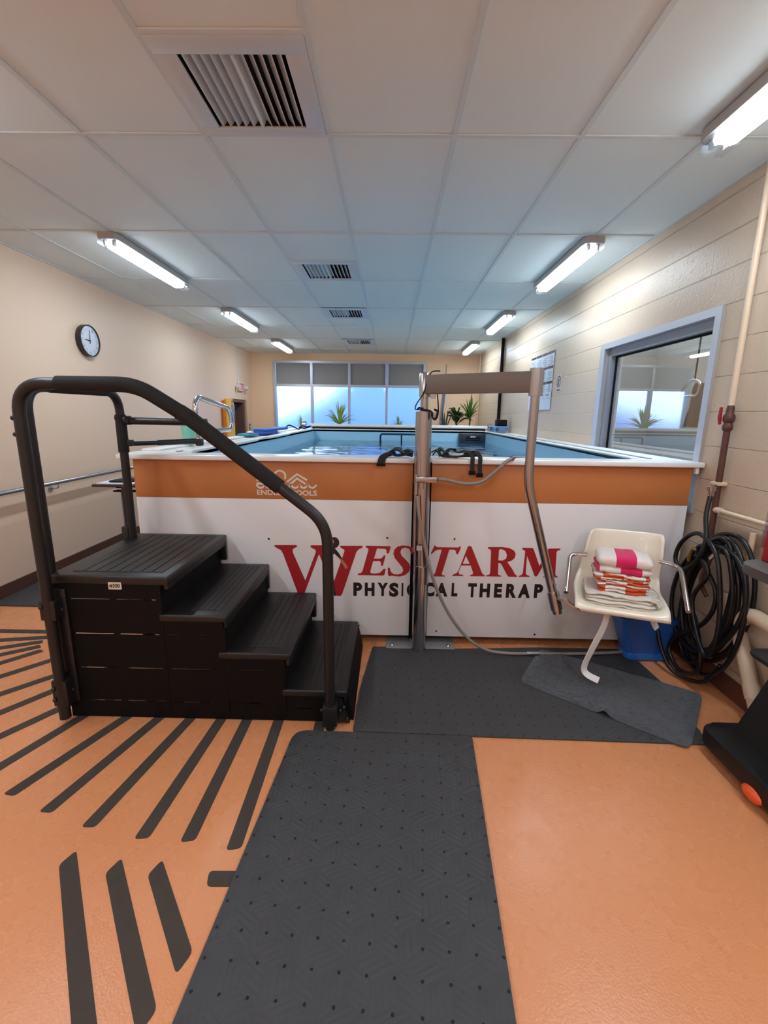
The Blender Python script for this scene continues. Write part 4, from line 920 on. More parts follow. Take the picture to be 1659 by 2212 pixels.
bm = BM(); tube(bm, fillet([(1.885, 2.38, .60), (1.885, 2.27, .42), (1.885, 2.02, .005)], .1), .036, 16); part('pipe_run', bm, M_cream, pv)
bm = BM(); tube(bm, fillet([(1.88, 2.30, .455), (1.88, 2.22, .56), (1.88, 2.02, .545), (1.88, 1.85, .50)], .08), .038, 16); part('elbow', bm, M_cream, pv)
bm = BM(); tube(bm, [(1.885, 2.135, .20), (1.885, 2.10, .14)], .041, 16); part('coupling', bm, M_cream, pv)
bm = BM(); tube(bm, [(1.905, 2.325, .96), (1.905, 2.325, .50)], .014, 10); part('vent_pipe', bm, M_cream, pv)

# hose bib and coiled hose
hb = thing('hose_bib', 'small tap on the right wall that the black hose coil hangs from', 'tap', (XR-.06, 2.46, .80))
bm = BM(); tube(bm, [(XR-.001, 2.44, .815), (XR-.10, 2.47, .815)], .013, 12); ball(bm, (XR-.10, 2.47, .815), .021, n=8); tube(bm, [(XR-.10, 2.47, .815), (XR-.125, 2.485, .765)], .014, 10); part('spout', bm, M_steel, hb)
bm = BM(); lathe(bm, [(.006, 0), (.006, .03), (.026, .032), (.028, .04), (.026, .046), (.01, .048)], XR-.10, 2.47, 14, .825); part('handle', bm, M_blackside, hb)
pts = []
rnd = random.Random(4)
NL = 7
for k in range(NL*12):
    a = 2*math.pi*k/12; L_ = k/12
    ry = .235+.035*math.sin(L_*2.3)-.02*(L_/NL); rz = .36+.055*math.sin(L_*1.7+1); cyy = 2.475+.03*math.sin(L_*3.1); czz = .505+.04*math.sin(L_*1.3+.5)
    y = cyy+ry*math.sin(a); z = czz+rz*math.cos(a)-.06*math.sin(a)
    if 10 <= L_ % 12: pass
    x = 1.895-.012*L_-.012*math.sin(a*1.0+L_)
    if k % 12 == 0: z = min(z, .915)
    pts.append((x, y, max(z, .028)))
# crossing strands in the middle of the coil, then the end rising to its coupling
X0 = 1.79
pts += [(X0, 2.56, .80), (X0, 2.36, .62), (X0, 2.40, .42), (X0, 2.62, .22), (X0-.01, 2.64, .10), (X0-.015, 2.50, .05), (X0-.015, 2.36, .16), (X0-.01, 2.46, .40), (X0-.012, 2.62, .55), (X0-.018, 2.54, .76), (X0-.012, 2.42, .70), (X0-.02, 2.50, .50), (X0-.022, 2.33, .25),
        (X0-.02, 2.27, .45), (X0-.02, 2.36, .80), (X0-.02, 2.53, .90), (X0-.025, 2.66, .82), (X0-.03, 2.69, .70), (X0-.03, 2.60, .66), (X0-.028, 2.50, .76), (X0-.022, 2.47, .88), (X0+.0, 2.53, 1.0), (X0+.02, 2.55, 1.12)]
bm = BM(); tube(bm, catmull(pts, 6), .0125, 10)
hs = single('garden_hose', bm, M_rubber, 'thick black hose hung in many loops on the right wall beside the lift chair', 'hose', angle=180)
bm = BM(); lathe(bm, [(.013, 0), (.015, .004), (.015, .03), (.021, .032), (.021, .055), (.017, .058)], X0+.021, 2.551, 14, 1.115); part('coupling', bm, M_steel, hs)
bm = BM(); tube(bm, catmull([(1.745, 2.52, .815), (1.75, 2.545, .78), (1.755, 2.56, .73)], 4), .012, 10); part('end_fitting', bm, M_brass, hs)
bm = BM(); tube(bm, catmull([(XR-.125, 2.485, .765), (XR-.13, 2.49, .72), (1.81, 2.51, .66), (1.81, 2.50, .60), (1.82, 2.46, .55)], 6), .012, 10)
single('garden_hose', bm, M_rust, 'short brown hose end screwed to the tap inside the black hose coil', 'hose', angle=180)
bm = BM(); tube(bm, catmull([(1.72, 2.70, .32), (1.715, 2.68, .22), (1.725, 2.62, .11), (1.745, 2.54, .035), (1.79, 2.44, .03), (1.83, 2.36, .08), (1.86, 2.32, .2)], 7), .0115, 10)
single('garden_hose', bm, M_rubber, 'black hose end trailing on the orange floor below the hanging coil', 'hose', angle=180)

# translucent blue tub under the chair
M_tub = mat('blue_tub', (44, 96, 178), .35)
tb = thing('plastic_tub', 'blue plastic tub standing under the lift chair against the pool panel', 'tub', (1.68, 2.75, 0))
bm = BM()
def frust(bm, x0, x1, y0, y1, z0, x2, x3, y2, y3, z1, r=.03, wall=.006):
    lo = rounded([(x0, y0), (x1, y0), (x1, y1), (x0, y1)], r, 4); hi = rounded([(x2, y2), (x3, y2), (x3, y3), (x2, y3)], r, 4)
    A = [bm.verts.new((*p, z0)) for p in lo]; B = [bm.verts.new((*p, z1)) for p in hi]
    cx_, cy2 = (x2+x3)/2, (y2+y3)/2; sx_, sy_ = 1-2*wall/(x3-x2), 1-2*wall/(y3-y2)
    C = [bm.verts.new((cx_+(p[0]-cx_)*sx_, cy2+(p[1]-cy2)*sy_, z1)) for p in hi]
    D = [bm.verts.new(((x0+x1)/2+(p[0]-(x0+x1)/2)*sx_, (y0+y1)/2+(p[1]-(y0+y1)/2)*sy_, z0+wall)) for p in lo]
    n = len(lo)
    for i in range(n):
        j = (i+1) % n
        bm.faces.new((A[i], A[j], B[j], B[i])); bm.faces.new((B[i], B[j], C[j], C[i])); bm.faces.new((C[i], C[j], D[j], D[i]))
    bm.faces.new(list(reversed(A))); bm.faces.new(D)
frust(bm, 1.565, 1.80, 2.70, 2.83, .012, 1.475, 1.845, 2.665, 2.842, .30); part('body', bm, M_tub, tb)
bm = BM(); prism(bm, rounded([(1.555, 2.69), (1.81, 2.69), (1.81, 2.835), (1.555, 2.835)], .03, 4), 2, .0095, .055, .006); part('base', bm, mat('bright_blue_base', (40, 116, 204), .3), tb)

# black exercise cart at the right edge
ct = thing('equipment_cart', 'black tiered plastic cart cut off by the right picture edge', 'cart', (1.72, 1.6, 0))
M_cart = mat('cart_black', (12, 11, 12), .55); M_carttop = mat('cart_top_grey', (84, 80, 78), .5, 0, (300, .15))
bm = BM(); prism(bm, rounded([(1.495, 1.25), (1.92, 1.25), (1.92, 1.93), (1.49, 1.93)], [.05, .05, .05, .07], 6), 2, .05, .125, .012); part('base', bm, M_cart, ct)
bm = BM(); prism(bm, [(1.618, .124), (1.90, .124), (1.90, .904), (1.80, .904), (1.80, .56), (1.735, .40)], 1, 1.32, 1.88, .006); part('body', bm, M_cart, ct)
bm = BM(); prism(bm, rounded([(1.575, 1.45), (1.90, 1.45), (1.90, 1.86), (1.585, 1.86)], [.03, .03, .03, .05], 6), 2, .535, .552, .005); part('shelf', bm, mat('cart_shelf', (36, 31, 29), .5), ct)
bm = BM(); prism(bm, rounded([(1.495, 1.35), (1.92, 1.35), (1.92, 1.92), (1.50, 1.92)], [.05, .05, .05, .12], 8), 2, .905, .945, .006); tp = part('top', bm, M_carttop, ct)
bm = BM(); prism(bm, rounded([(1.56, 1.42), (1.91, 1.42), (1.91, 1.79), (1.575, 1.79)], .02, 3), 2, .9451, .957, .004); part('tray', bm, M_cart, tp)
bm = BM(); prism(bm, rounded([(1.58, 1.42), (1.86, 1.42), (1.86, 1.82), (1.58, 1.82)], .03, 4), 2, .845, .904, .006); part('red_band', bm, mat('red_fabric', (176, 24, 36), .6), ct, 'red band under the top')
for y in (1.33, 1.82):
    bm = BM(); tube(bm, [(1.545, y, .028), (1.575, y, .028)], .028, 16); part('caster', bm, M_blackside, ct)
bm = BM(); ball(bm, (1.494, 1.585, .052), .046, .5, 1.1, .6, 10); part('pedal', bm, mat('orange_pedal', (232, 88, 40), .35), ct, 'orange pedal')
rb = thing('red_case', 'red case with a clear sleeve standing on the cart top', 'case', (1.74, 1.88, .945))
bm = BM(); prism(bm, [(1.845, .9455), (1.91, .9455), (1.905, 1.12), (1.855, 1.12)], 0, 1.615, 1.86, .008); part('body', bm, MATS['red_fabric'], rb)
bm = BM(); prism(bm, [(1.911, 1.0), (1.917, 1.0), (1.907, 1.20), (1.901, 1.20)], 0, 1.605, 1.80, .002); part('clear_sleeve', bm, see_through('clear_sleeve', (.82, .82, .95), .25, .15), rb, 'clear plastic sleeve')

# ------------------------------------------------------------------ right wall fittings
pst = thing('wall_schedule', 'tall white chart with dark header bands taped on the right block wall', 'poster', (XR-.004, 6.17, 1.63))
py0, py1, pz0, pz1 = 5.72, 6.64, 1.63, 2.335
bm = BM(); nY, nZ = 18, 24; gr_ = []
for i in range(nY+1):
    r_ = []
    for j in range(nZ+1):
        y = py0+(py1-py0)*i/nY; z = pz0+(pz1-pz0)*j/nZ; cr = max(0, 1-(z-pz0)/.24)
        r_.append(bm.verts.new((XR-.006-.016*cr*abs(noise.noise(Vector((y*7, z*9, 0)))), y, z)))
    gr_.append(r_)
for i in range(nY):
    for j in range(nZ): bm.faces.new((gr_[i][j], gr_[i+1][j], gr_[i+1][j+1], gr_[i][j+1]))
sheet = part('sheet', bm, mat('chart_paper', (206, 214, 226), .4), pst)
M_band = mat('chart_band', (62, 34, 44), .5); M_print = mat('chart_print', (128, 136, 148), .6)
for z in (2.30, 2.125, 1.945):
    for k in range(4):
        bm = BM(); y = py0+.01+k*.23; box(bm, XR-.0085, XR-.0072, y, y+.21, z, z+.028); part('header_band', bm, M_band, sheet)
bm = BM(); rnd = random.Random(2)
for z0 in (2.15, 1.97, 1.83):
    for k in range(4):
        for q in range(5):
            y = py0+.02+k*.23; box(bm, XR-.0082, XR-.0072, y+rnd.random()*.04, y+.10+rnd.random()*.09, z0+.02+q*.022, z0+.026+q*.022)
for k in range(3): box(bm, XR-.024, XR-.022, py0+.05+k*.2, py0+.16+k*.2, 1.80, 1.815)
part('print_lines', bm, M_print, sheet)['kind'] = 'stuff'
ns = thing('no_diving_sign', 'small white sign with a red ring beside the tall chart', 'sign', (XR-.003, 5.50, 1.83))
bm = BM(); box(bm, XR-.005, XR-.001, 5.425, 5.575, 1.825, 2.03); pl = part('plate', bm, mat('sign_plate', (208, 200, 192), .5), ns)
def wall_r(bm, pts2, x, t=.001): prism(bm, [(p[0], p[1]) for p in pts2], 0, x, x-t)
bm = BM(); c = (5.50, 1.945)
for i in range(24):
    a, b = 2*math.pi*i/24, 2*math.pi*(i+1)/24
    quad(bm, [(XR-.0062, c[0]+r_*math.cos(q), c[1]+r_*math.sin(q)) for r_, q in ((.052, a), (.066, a), (.066, b), (.052, b))])
quad(bm, [(XR-.0063, c[0]-.045, c[1]+.035), (XR-.0063, c[0]-.035, c[1]+.045), (XR-.0063, c[0]+.045, c[1]-.035), (XR-.0063, c[0]+.035, c[1]-.045)])
part('ring', bm, mat('sign_dark_red', (110, 34, 44), .5), pl)
bm = BM(); ball(bm, (XR-.0065, 5.51, 1.975), .010, .1, 1, 1, 6); wall_r(bm, [(5.50, 1.965), (5.52, 1.96), (5.515, 1.93), (5.495, 1.905), (5.48, 1.91), (5.495, 1.935)], XR-.006); part('diver', bm, M_ink, pl)
bm = BM(); box(bm, XR-.0062, XR-.005, 5.45, 5.55, 1.842, 1.856); part('print_line', bm, M_ink, pl)
bm = BM(); tube(bm, [(XR-.03, 8.32, .005), (XR-.03, 8.32, ZC-.003)], .028, 14); single('wall_pipe', bm, M_blackside, 'black vertical pipe on the right block wall near the plants', 'pipe')
bm = BM(); tube(bm, [(XR-.02, 10.40, .005), (XR-.02, 10.40, ZC-.003)], .016, 10); single('wall_conduit', bm, M_cream, 'thin cream conduit in the far right corner', 'conduit')
# robe hanging in the office behind the right window
rbk = thing('hanging_robe', 'dark brown robe on a chrome hanger seen through the right window', 'robe', (2.28, 3.50, 1.48))
bm = BM()
nrow = [(.03, 1.80), (.06, 1.77), (.07, 1.70), (.07, 1.63), (.10, 1.55), (.125, 1.48)]; rings = []
for hw, z in nrow:
    rings.append([bm.verts.new((2.28+.035*math.sin(a)+.008*math.sin(5*a+z*9), 3.50+hw*math.cos(a), z)) for a in [2*math.pi*i/20 for i in range(20)]])
for A, B in zip(rings, rings[1:]):
    for j in range(20): bm.faces.new((A[j], A[(j+1) % 20], B[(j+1) % 20], B[j]))
bm.faces.new(rings[0]); bm.faces.new(list(reversed(rings[-1]))); part('cloth', bm, mat('robe_brown', (62, 50, 46), .9, 0, (40, .4)), rbk)
bm = BM(); tube(bm, fillet([(2.235, 3.66, 1.705), (2.235, 3.63, 1.78), (2.235, 3.53, 1.83), (2.235, 3.44, 1.80), (2.235, 3.46, 1.71), (2.235, 3.66, 1.705)], .03), .009, 10); part('hanger', bm, M_chrome, rbk)
bm = BM(); tube(bm, [(2.24, 3.52, 1.83), (2.24, 3.52, 3.09)], .006, 8); part('cord', bm, M_blackside, rbk)

ol = thing('office_fill_light', 'added unseen lamp brightening the office behind the right window', 'ceiling light', (3.3, 5.2, 3.1))  # unseen lamp added to lift the dark office and the robe
bm = BM(); box(bm, 3.0, 3.6, 4.9, 5.5, 3.06, 3.099); part('housing', bm, M_housing, ol)
bm = BM(); box(bm, 3.03, 3.57, 4.93, 5.47, 3.045, 3.06); part('diffuser', bm, emit('office_fill_glow', LAMP_COLOR, 3.0), ol)

# ------------------------------------------------------------------ left wall fittings
ck = thing('wall_clock', 'round black rimmed clock reading nine on the left wall', 'clock', (XL, 4.945, 2.25))
CYk, CZk, CR = 4.945, 2.252, .158
bm = BM()
def xlathe(bm, prof, y, z, n=40):
    rings = [[bm.verts.new((x, y+r*math.cos(2*math.pi*i/n), z+r*math.sin(2*math.pi*i/n))) for i in range(n)] for r, x in prof]
    for A, B in zip(rings, rings[1:]):
        for j in range(n): bm.faces.new((A[j], A[(j+1) % n], B[(j+1) % n], B[j]))
    return rings
rg_ = xlathe(bm, [(CR*.97, XL+.001), (CR, XL+.01), (CR, XL+.058), (CR-.005, XL+.062), (CR-.010, XL+.058), (CR-.011, XL+.045)], CYk, CZk); bm.faces.new(rg_[0]); part('rim', bm, mat('clock_rim', (44, 38, 38), .35), ck)
bm = BM(); rg_ = xlathe(bm, [(CR-.0108, XL+.0465), (.001, XL+.0466)], CYk, CZk); bm.faces.new(rg_[-1]); fc = part('face', bm, mat('clock_face', (208, 214, 228), .3), ck)
bm = BM()
for h in range(1, 13):
    a = math.radians(90-30*h); t = BM(); s = .016; glyphs(t, str(h), -s*(1 if h < 10 else 1.2), s*(1 if h < 10 else 1.2), -.018, .018, 0, .01)
    for v in t.verts: v.co = Vector((XL+.0478, CYk+.116*math.cos(a)+v.co.x, CZk+.116*math.sin(a)+v.co.z))
    tm = bpy.data.meshes.new('tmp'); t.to_mesh(tm); t.free(); bm.from_mesh(tm); bpy.data.meshes.remove(tm)
part('numerals', bm, mat('clock_numerals', (168, 174, 188), .5), fc, smooth=False)['kind'] = 'stuff'
bm = BM(); prism(bm, [(CYk+.018, CZk-.006), (CYk+.018, CZk+.006), (CYk-.072, CZk+.008), (CYk-.072, CZk+.002)], 0, XL+.048, XL+.051); part('hour_hand', bm, M_blackside, ck)
bm = BM(); prism(bm, [(CYk-.005, CZk-.028), (CYk+.005, CZk-.028), (CYk+.012, CZk+.108), (CYk+.006, CZk+.108)], 0, XL+.051, XL+.053); part('minute_hand', bm, mat('hand_grey', (70, 76, 92), .4), ck)
hrw = thing('wall_handrail', 'brushed steel handrail along the left wall', 'handrail', (XL+.08, 4.3, .80))
bm = BM(); tube(bm, [(XL+.085, 1.2, .885), (XL+.085, 6.4, .872)], .019, 14); part('rail', bm, M_steel, hrw)
for y in (2.2, 4.17, 6.1):
    bm = BM(); tube(bm, fillet([(XL+.085, y, .872), (XL+.085, y, .822), (XL+.006, y, .815)], .03, 6), .006, 8); tube(bm, [(XL+.001, y, .812), (XL+.012, y, .812)], .026, 14); part('bracket', bm, M_steel, hrw)
ex = thing('exit_sign', 'small exit sign with two emergency lamp heads high on the far left wall', 'exit sign', (XL, 9.78, 2.06))
bm = BM(); box(bm, XL+.001, XL+.05, 9.66, 9.98, 1.985, 2.165, .006); eb = part('housing', bm, mat('exit_housing', (226, 214, 210), .5), ex)
bm = BM(); t = BM(); glyphs(t, 'EXIT', 9.69, 9.95, 2.01, 2.14, 0, .03)
for v in t.verts: v.co = Vector((XL+.0515, v.co.x, v.co.z))
tm = bpy.data.meshes.new('tmp'); t.to_mesh(tm); t.free(); bm.from_mesh(tm); bpy.data.meshes.remove(tm)
part('lettering', bm, mat('exit_red', (206, 52, 60), .5), eb, 'red EXIT lettering', smooth=False)
for y in (9.56, 10.09):
    bm = BM(); tube(bm, [(XL+.03, y+(.06 if y < 9.7 else -.06), 2.07), (XL+.05, y, 2.06)], .014, 8); tube(bm, [(XL+.03, y, 2.055), (XL+.10, y, 2.045)], .042, 14); part('lamp_head', bm, mat('lamp_head_%d' % int(y), (216, 208, 204), .4), ex)
bm = BM(); box(bm, XL+.001, XL+.022, 9.70, 9.725, 2.166, ZC-.002); single('wall_raceway', bm, M_grid, 'thin vertical cable raceway rising from the exit sign to the ceiling', 'raceway')
sb = thing('spine_board', 'yellow rescue board leaning upright on the left wall beside the brown doorway', 'rescue board', (XL+.06, 8.95, 0))
bm = BM(); prism(bm, rounded([(8.72, .004), (9.16, .004), (9.16, 1.80), (8.74, 1.80)], .06, 5), 0, XL+.04, XL+.085, .006); bd = part('board', bm, mat('rescue_yellow', (236, 176, 40), .4), sb)
bm = BM(); prism(bm, rounded([(8.68, .05), (8.72, .05), (8.72, 1.76), (8.68, 1.76)], .01, 2), 0, XL+.02, XL+.06, .004); part('edge_pad', bm, mat('rescue_orange', (214, 108, 34), .5), sb)
bm = BM(); box(bm, XL+.085, XL+.10, 9.02, 9.16, 1.50, 1.70, .01); box(bm, XL+.085, XL+.097, 9.05, 9.12, 1.35, 1.52, .01); part('strap', bm, mat('strap_greyblue', (136, 150, 176), .8), sb)
bm = BM(); tube(bm, [(XL+.002, 9.05, 1.76), (XL+.13, 9.05, 1.76)], .008, 8); tube(bm, [(XL+.11, 9.0, 1.762), (XL+.11, 9.14, 1.762)], .007, 8); single('wall_hook', bm, M_rust, 'brown hook that keeps the yellow rescue board to the wall', 'hook')
bm = BM(); box(bm, XL+.001, XL+.01, 10.36, 10.44, 1.17, 1.30, .002); sw = single('light_switch', bm, mat('switch_dark', (70, 66, 72), .4), 'dark switch plate beside the doorway on the far left wall', 'light switch')
bm = BM(); box(bm, XL+.01, XL+.016, 10.385, 10.415, 1.21, 1.26, .001); part('rocker', bm, M_white, sw)
bm = BM(); box(bm, XL+.001, XL+.003, 10.49, 10.63, 1.10, 1.36); nt_ = single('wall_notice', bm, mat('notice_paper', (222, 222, 226), .6), 'white printed notice in the far left corner by the switch', 'notice')
bm = BM()
for k in range(6): box(bm, XL+.003, XL+.0038, 10.51, 10.60, 1.15+k*.033, 1.16+k*.033)
part('print_lines', bm, M_print, nt_)['kind'] = 'stuff'
# small stand with papers beside the pool
tbn = thing('side_stand', 'narrow dark shelf stand on a grey post left of the pool', 'stand', (-2.0, 3.3, 0))
bm = BM(); box(bm, -2.13, -1.78, 3.16, 3.48, 1.008, 1.026, .003); part('shelf', bm, mat('stand_brown', (52, 34, 32), .5), tbn)
bm = BM(); box(bm, -2.02, -1.94, 3.26, 3.34, .985, 1.008, .003); box(bm, -2.05, -1.86, 3.27, 3.33, .955, .965, .003); box(bm, -1.985, -1.965, 3.28, 3.32, .964, .986); part('bracket', bm, M_blackside, tbn)
bm = BM(); box(bm, -1.995, -1.955, 3.27, 3.33, .03, .956, .004); part('post', bm, mat('post_bluegrey', (116, 122, 134), .4, .4), tbn)
bm = BM(); box(bm, -2.15, -1.80, 3.12, 3.5, .0095, .035, .008); part('base', bm, M_blackside, tbn)
bm = BM(); box(bm, -2.11, -1.84, 3.18, 3.45, 1.0263, 1.033, .001); single('paper_stack', bm, mat('paper_white', (222, 226, 232), .6), 'papers lying on the dark stand left of the pool', 'papers')
bm = BM(); prism(bm, rounded([(-2.06, 3.22), (-1.88, 3.22), (-1.88, 3.40), (-2.06, 3.40)], .05, 4), 2, 1.0333, 1.042, .002); single('mask', bm, M_blackside, 'flat black item on the papers of the stand', 'pad')

# ------------------------------------------------------------------ things on the pool deck
DZ0 = RIM1+.012
gb = thing('grab_rail', 'polished loop grab rail standing on the left pool deck', 'grab rail', (-1.62, 3.85, DZ0))
loop = fillet([(-1.62, 3.80, DZ0+.002), (-1.62, 3.80, 1.672), (-1.62, 4.62, 1.58), (-1.62, 4.66, 1.375), (-1.62, 4.22, 1.375), (-1.62, 3.92, 1.36)], [.13, .14, .12, .06], 9)
bm = BM(); tube(bm, loop, .0225, 16); part('loop', bm, M_chrome, gb)
bm = BM(); lathe(bm, [(.042, 0), (.042, .008), (.028, .022)], -1.62, 3.80, 18, DZ0); part('flange', bm, M_chrome, gb)
bm = BM(); lathe(bm, [(.042, 0), (.042, .008), (.028, .022), (.026, .03)], -1.665, 3.62, 18, DZ0); part('flange', bm, M_chrome, gb)
cp = thing('tumbler', 'mint green tumbler beside the grab rail on the pool deck', 'cup', (-1.60, 3.60, DZ0))
bm = BM(); lathe(bm, [(.040, .0), (.041, .03), (.046, .05), (.053, .12), (.0545, .215), (.050, .225)], -1.60, 3.60, 24, DZ0+.003); part('body', bm, mat('mint_green', (128, 204, 182), .4), cp)
bm = BM(); lathe(bm, [(.0405, 0), (.0415, .026), (.0375, .028)], -1.60, 3.60, 24, DZ0+.0006); part('base_ring', bm, M_steel, cp)
M_kb = mat('kickboard_blue', (36, 78, 176), .6); M_kb2 = mat('kickboard_light_blue', (40, 104, 196), .6); M_teal = mat('teal_foam', (34, 128, 160), .6)
def board(label, pts2, z0, z1, m, cat='kickboard', name='kickboard', group='swim boards on the left deck'):
    bm = BM(); prism(bm, rounded(pts2, .07, 5), 2, z0, z1, .008); single(name, bm, m, label, cat, group)
board('teal paddle lying on the left pool deck in front of the blue kickboards', [(-1.78+.07, 5.02), (-1.52, 4.92), (-1.50, 5.25), (-1.70, 5.33)], DZ0+.0005, DZ0+.022, M_teal)
board('dark blue kickboard, lower one of the pile on the left deck', [(-1.71, 5.42), (-1.46, 5.38), (-1.46, 5.95), (-1.70, 5.98)], DZ0+.0005, DZ0+.03, M_kb)
board('bright blue kickboard on top of the pile on the left deck', [(-1.69, 5.55), (-1.48, 5.50), (-1.46, 6.55), (-1.68, 6.60)], DZ0+.0308, DZ0+.06, M_kb2)
bm = BM(); ball(bm, (-1.58, 5.12, DZ0+.036), .03, 1.4, 1.2, .5, 8); single('sponge', bm, M_white, 'small white lump on the teal paddle on the deck', 'sponge')
bm = BM(); tube(bm, catmull([(-1.66, 7.1, DZ0+.012), (-1.60, 7.15, DZ0+.07), (-1.52, 7.12, DZ0+.05), (-1.45, 7.2, DZ0+.012), (-1.42, 7.3, DZ0+.06), (-1.36, 7.35, DZ0+.045), (-1.30, 7.4, DZ0+.055), (-1.40, 7.5, DZ0+.02), (-1.5, 7.45, DZ0+.03)], 7), .010, 8)
single('tether_cord', bm, M_blackside, 'tangled dark swim tether on the far left deck corner', 'tether', angle=180)
ro = thing('cover_roller', 'rolled pool cover on a long tube across the far pool end', 'cover roller', (.1, 8.2, RIM1))
bm = BM(); tube(bm, [(-1.46, 8.20, 1.338), (1.70, 8.20, 1.338)], .032, 16); part('tube', bm, M_white, ro)
bm = BM(); box(bm, -1.40, 1.66, 8.14, 8.26, RIM1+.001, 1.312, .004); part('cover_roll', bm, M_blackside, ro)
for x in (-1.55, 1.74):
    bm = BM(); tube(bm, [(x-.03, 8.20, 1.35), (x+.03, 8.20, 1.35)], .062, 18); part('end_bracket', bm, M_steel, ro)
    bm = BM(); box(bm, x-.025, x+.025, 8.15, 8.25, RIM1+.0005, 1.32, .004); part('foot', bm, M_steel, ro)
bx = thing('storage_bin', 'clear blue storage bin on the far right deck corner', 'bin', (1.78, 7.55, RIM1))
bm = BM(); frust(bm, 1.66, 1.87, 7.50, 7.72, RIM1+.001, 1.645, 1.90, 7.48, 7.74, RIM1+.085, .02, .004); part('body', bm, see_through('blue_clear_bin', (.55, .75, .95), .12, .1), bx)
bm = BM(); prism(bm, rounded([(1.635, 7.47), (1.91, 7.47), (1.91, 7.75), (1.635, 7.75)], .02, 3), 2, RIM1+.0855, RIM1+.105, .004); part('lid', bm, mat('blue_lid', (96, 160, 214), .4), bx)
bm = BM(); box(bm, 1.72, 1.88, 7.52, 7.70, RIM1+.1055, RIM1+.21, .008); single('speaker_box', bm, M_blackside, 'black box standing on the blue storage bin', 'box')
# harness on the front rim
hn = thing('float_harness', 'black webbing harness with buckles lying over the front pool rim right of the post', 'harness', (.42, 2.87, RIM1))
M_web = mat('black_webbing', (20, 20, 22), .7, 0, (500, .3))
def strap(bm, pts, wd=.028, t=.005, up=(0, -.2, 1), n=6):
    sweep(bm, catmull(pts, n), [(t/2, wd/2), (-t/2, wd/2), (-t/2, -wd/2), (t/2, -wd/2)], up=up)
z_ = RIM1+.006
rs = random.Random(11)
segs = [[(.262, 2.90, z_+.03), (.29, 2.88, z_+.045), (.32, 2.87, z_+.01), (.37, 2.86, z_+.006), (.44, 2.865, z_+.008), (.51, 2.86, z_+.012), (.56, 2.855, z_+.02)],
        [(.27, 2.93, z_+.01), (.31, 2.91, z_+.055), (.345, 2.90, z_+.03), (.38, 2.91, z_+.05), (.43, 2.91, z_+.03), (.47, 2.91, z_+.04), (.53, 2.90, z_+.02)],
        [(.30, 2.85, z_+.012), (.34, 2.84, z_+.02), (.40, 2.845, z_+.006), (.47, 2.845, z_+.02), (.54, 2.85, z_+.022)]]
for s_ in segs:
    bm = BM(); strap(bm, s_, .028, .007); part('strap', bm, M_web, hn)
bm = BM(); prism(bm, rounded([(.36, 2.845), (.46, 2.845), (.45, 2.91), (.37, 2.91)], .02, 3), 2, z_+.012, z_+.024, .004); part('pad', bm, mat('harness_pad_white', (206, 204, 200), .6), hn)
for x_, y_, dz in ((.30, 2.89, .034), (.345, 2.85, .018), (.475, 2.86, .020), (.40, 2.905, .042), (.52, 2.885, .030)):
    bm = BM(); box(bm, x_-.016, x_+.016, y_-.012, y_+.012, z_+dz, z_+dz+.012, .003); part('buckle', bm, M_blackside, hn)
bm = BM(); prism(bm, rounded([(.30, 2.87), (.345, 2.875), (.34, 2.91), (.305, 2.90)], .01, 3), 2, z_+.004, z_+.02, .004); part('pad', bm, MATS['harness_pad_white'], hn)
for x, zb in ((.505, 1.205), (.552, 1.19)):
    bm = BM(); strap(bm, [(x-.03, 2.89, z_+.035), (x-.012, 2.84, z_+.03), (x, 2.812, z_+.005), (x, 2.808, 1.25), (x+.002, 2.807, zb)], .026, .005, up=(0, -1, .5)); part('hanging_strap', bm, M_web, hn)
    bm = BM(); box(bm, x-.02, x+.022, 2.800, 2.814, zb-.022, zb+.004, .003); part('buckle', bm, M_blackside, hn)
hl = thing('float_belt', 'black strap belt drooping over the front pool rim left of the post', 'belt', (.02, 2.87, RIM1))
for s_ in ([(-.05, 2.86, z_+.006), (-.01, 2.85, z_+.022), (.04, 2.85, z_+.010), (.09, 2.86, z_+.016), (.138, 2.86, z_+.008)], [(-.03, 2.89, z_+.012), (.015, 2.88, z_+.040), (.05, 2.88, z_+.042), (.085, 2.875, z_+.022), (.14, 2.87, z_+.024)], [(.0, 2.92, z_+.02), (.04, 2.92, z_+.050), (.075, 2.91, z_+.030), (.11, 2.91, z_+.038), (.14, 2.90, z_+.026)]):
    bm = BM(); strap(bm, s_, .034, .009); part('strap', bm, M_web, hl)
for x in (-.07, -.045):
    bm = BM(); strap(bm, [(x+.075, 2.87, z_+.022), (x+.035, 2.84, z_+.014), (x+.008, 2.812, z_-.002), (x, 2.808, 1.255), (x-.004, 2.807, 1.242)], .022, .005, up=(0, -1, .5)); part('hanging_strap', bm, M_web, hl)
bm = BM(); box(bm, -.088, -.032, 2.800, 2.812, 1.228, 1.245, .003); part('buckle', bm, M_blackside, hl)

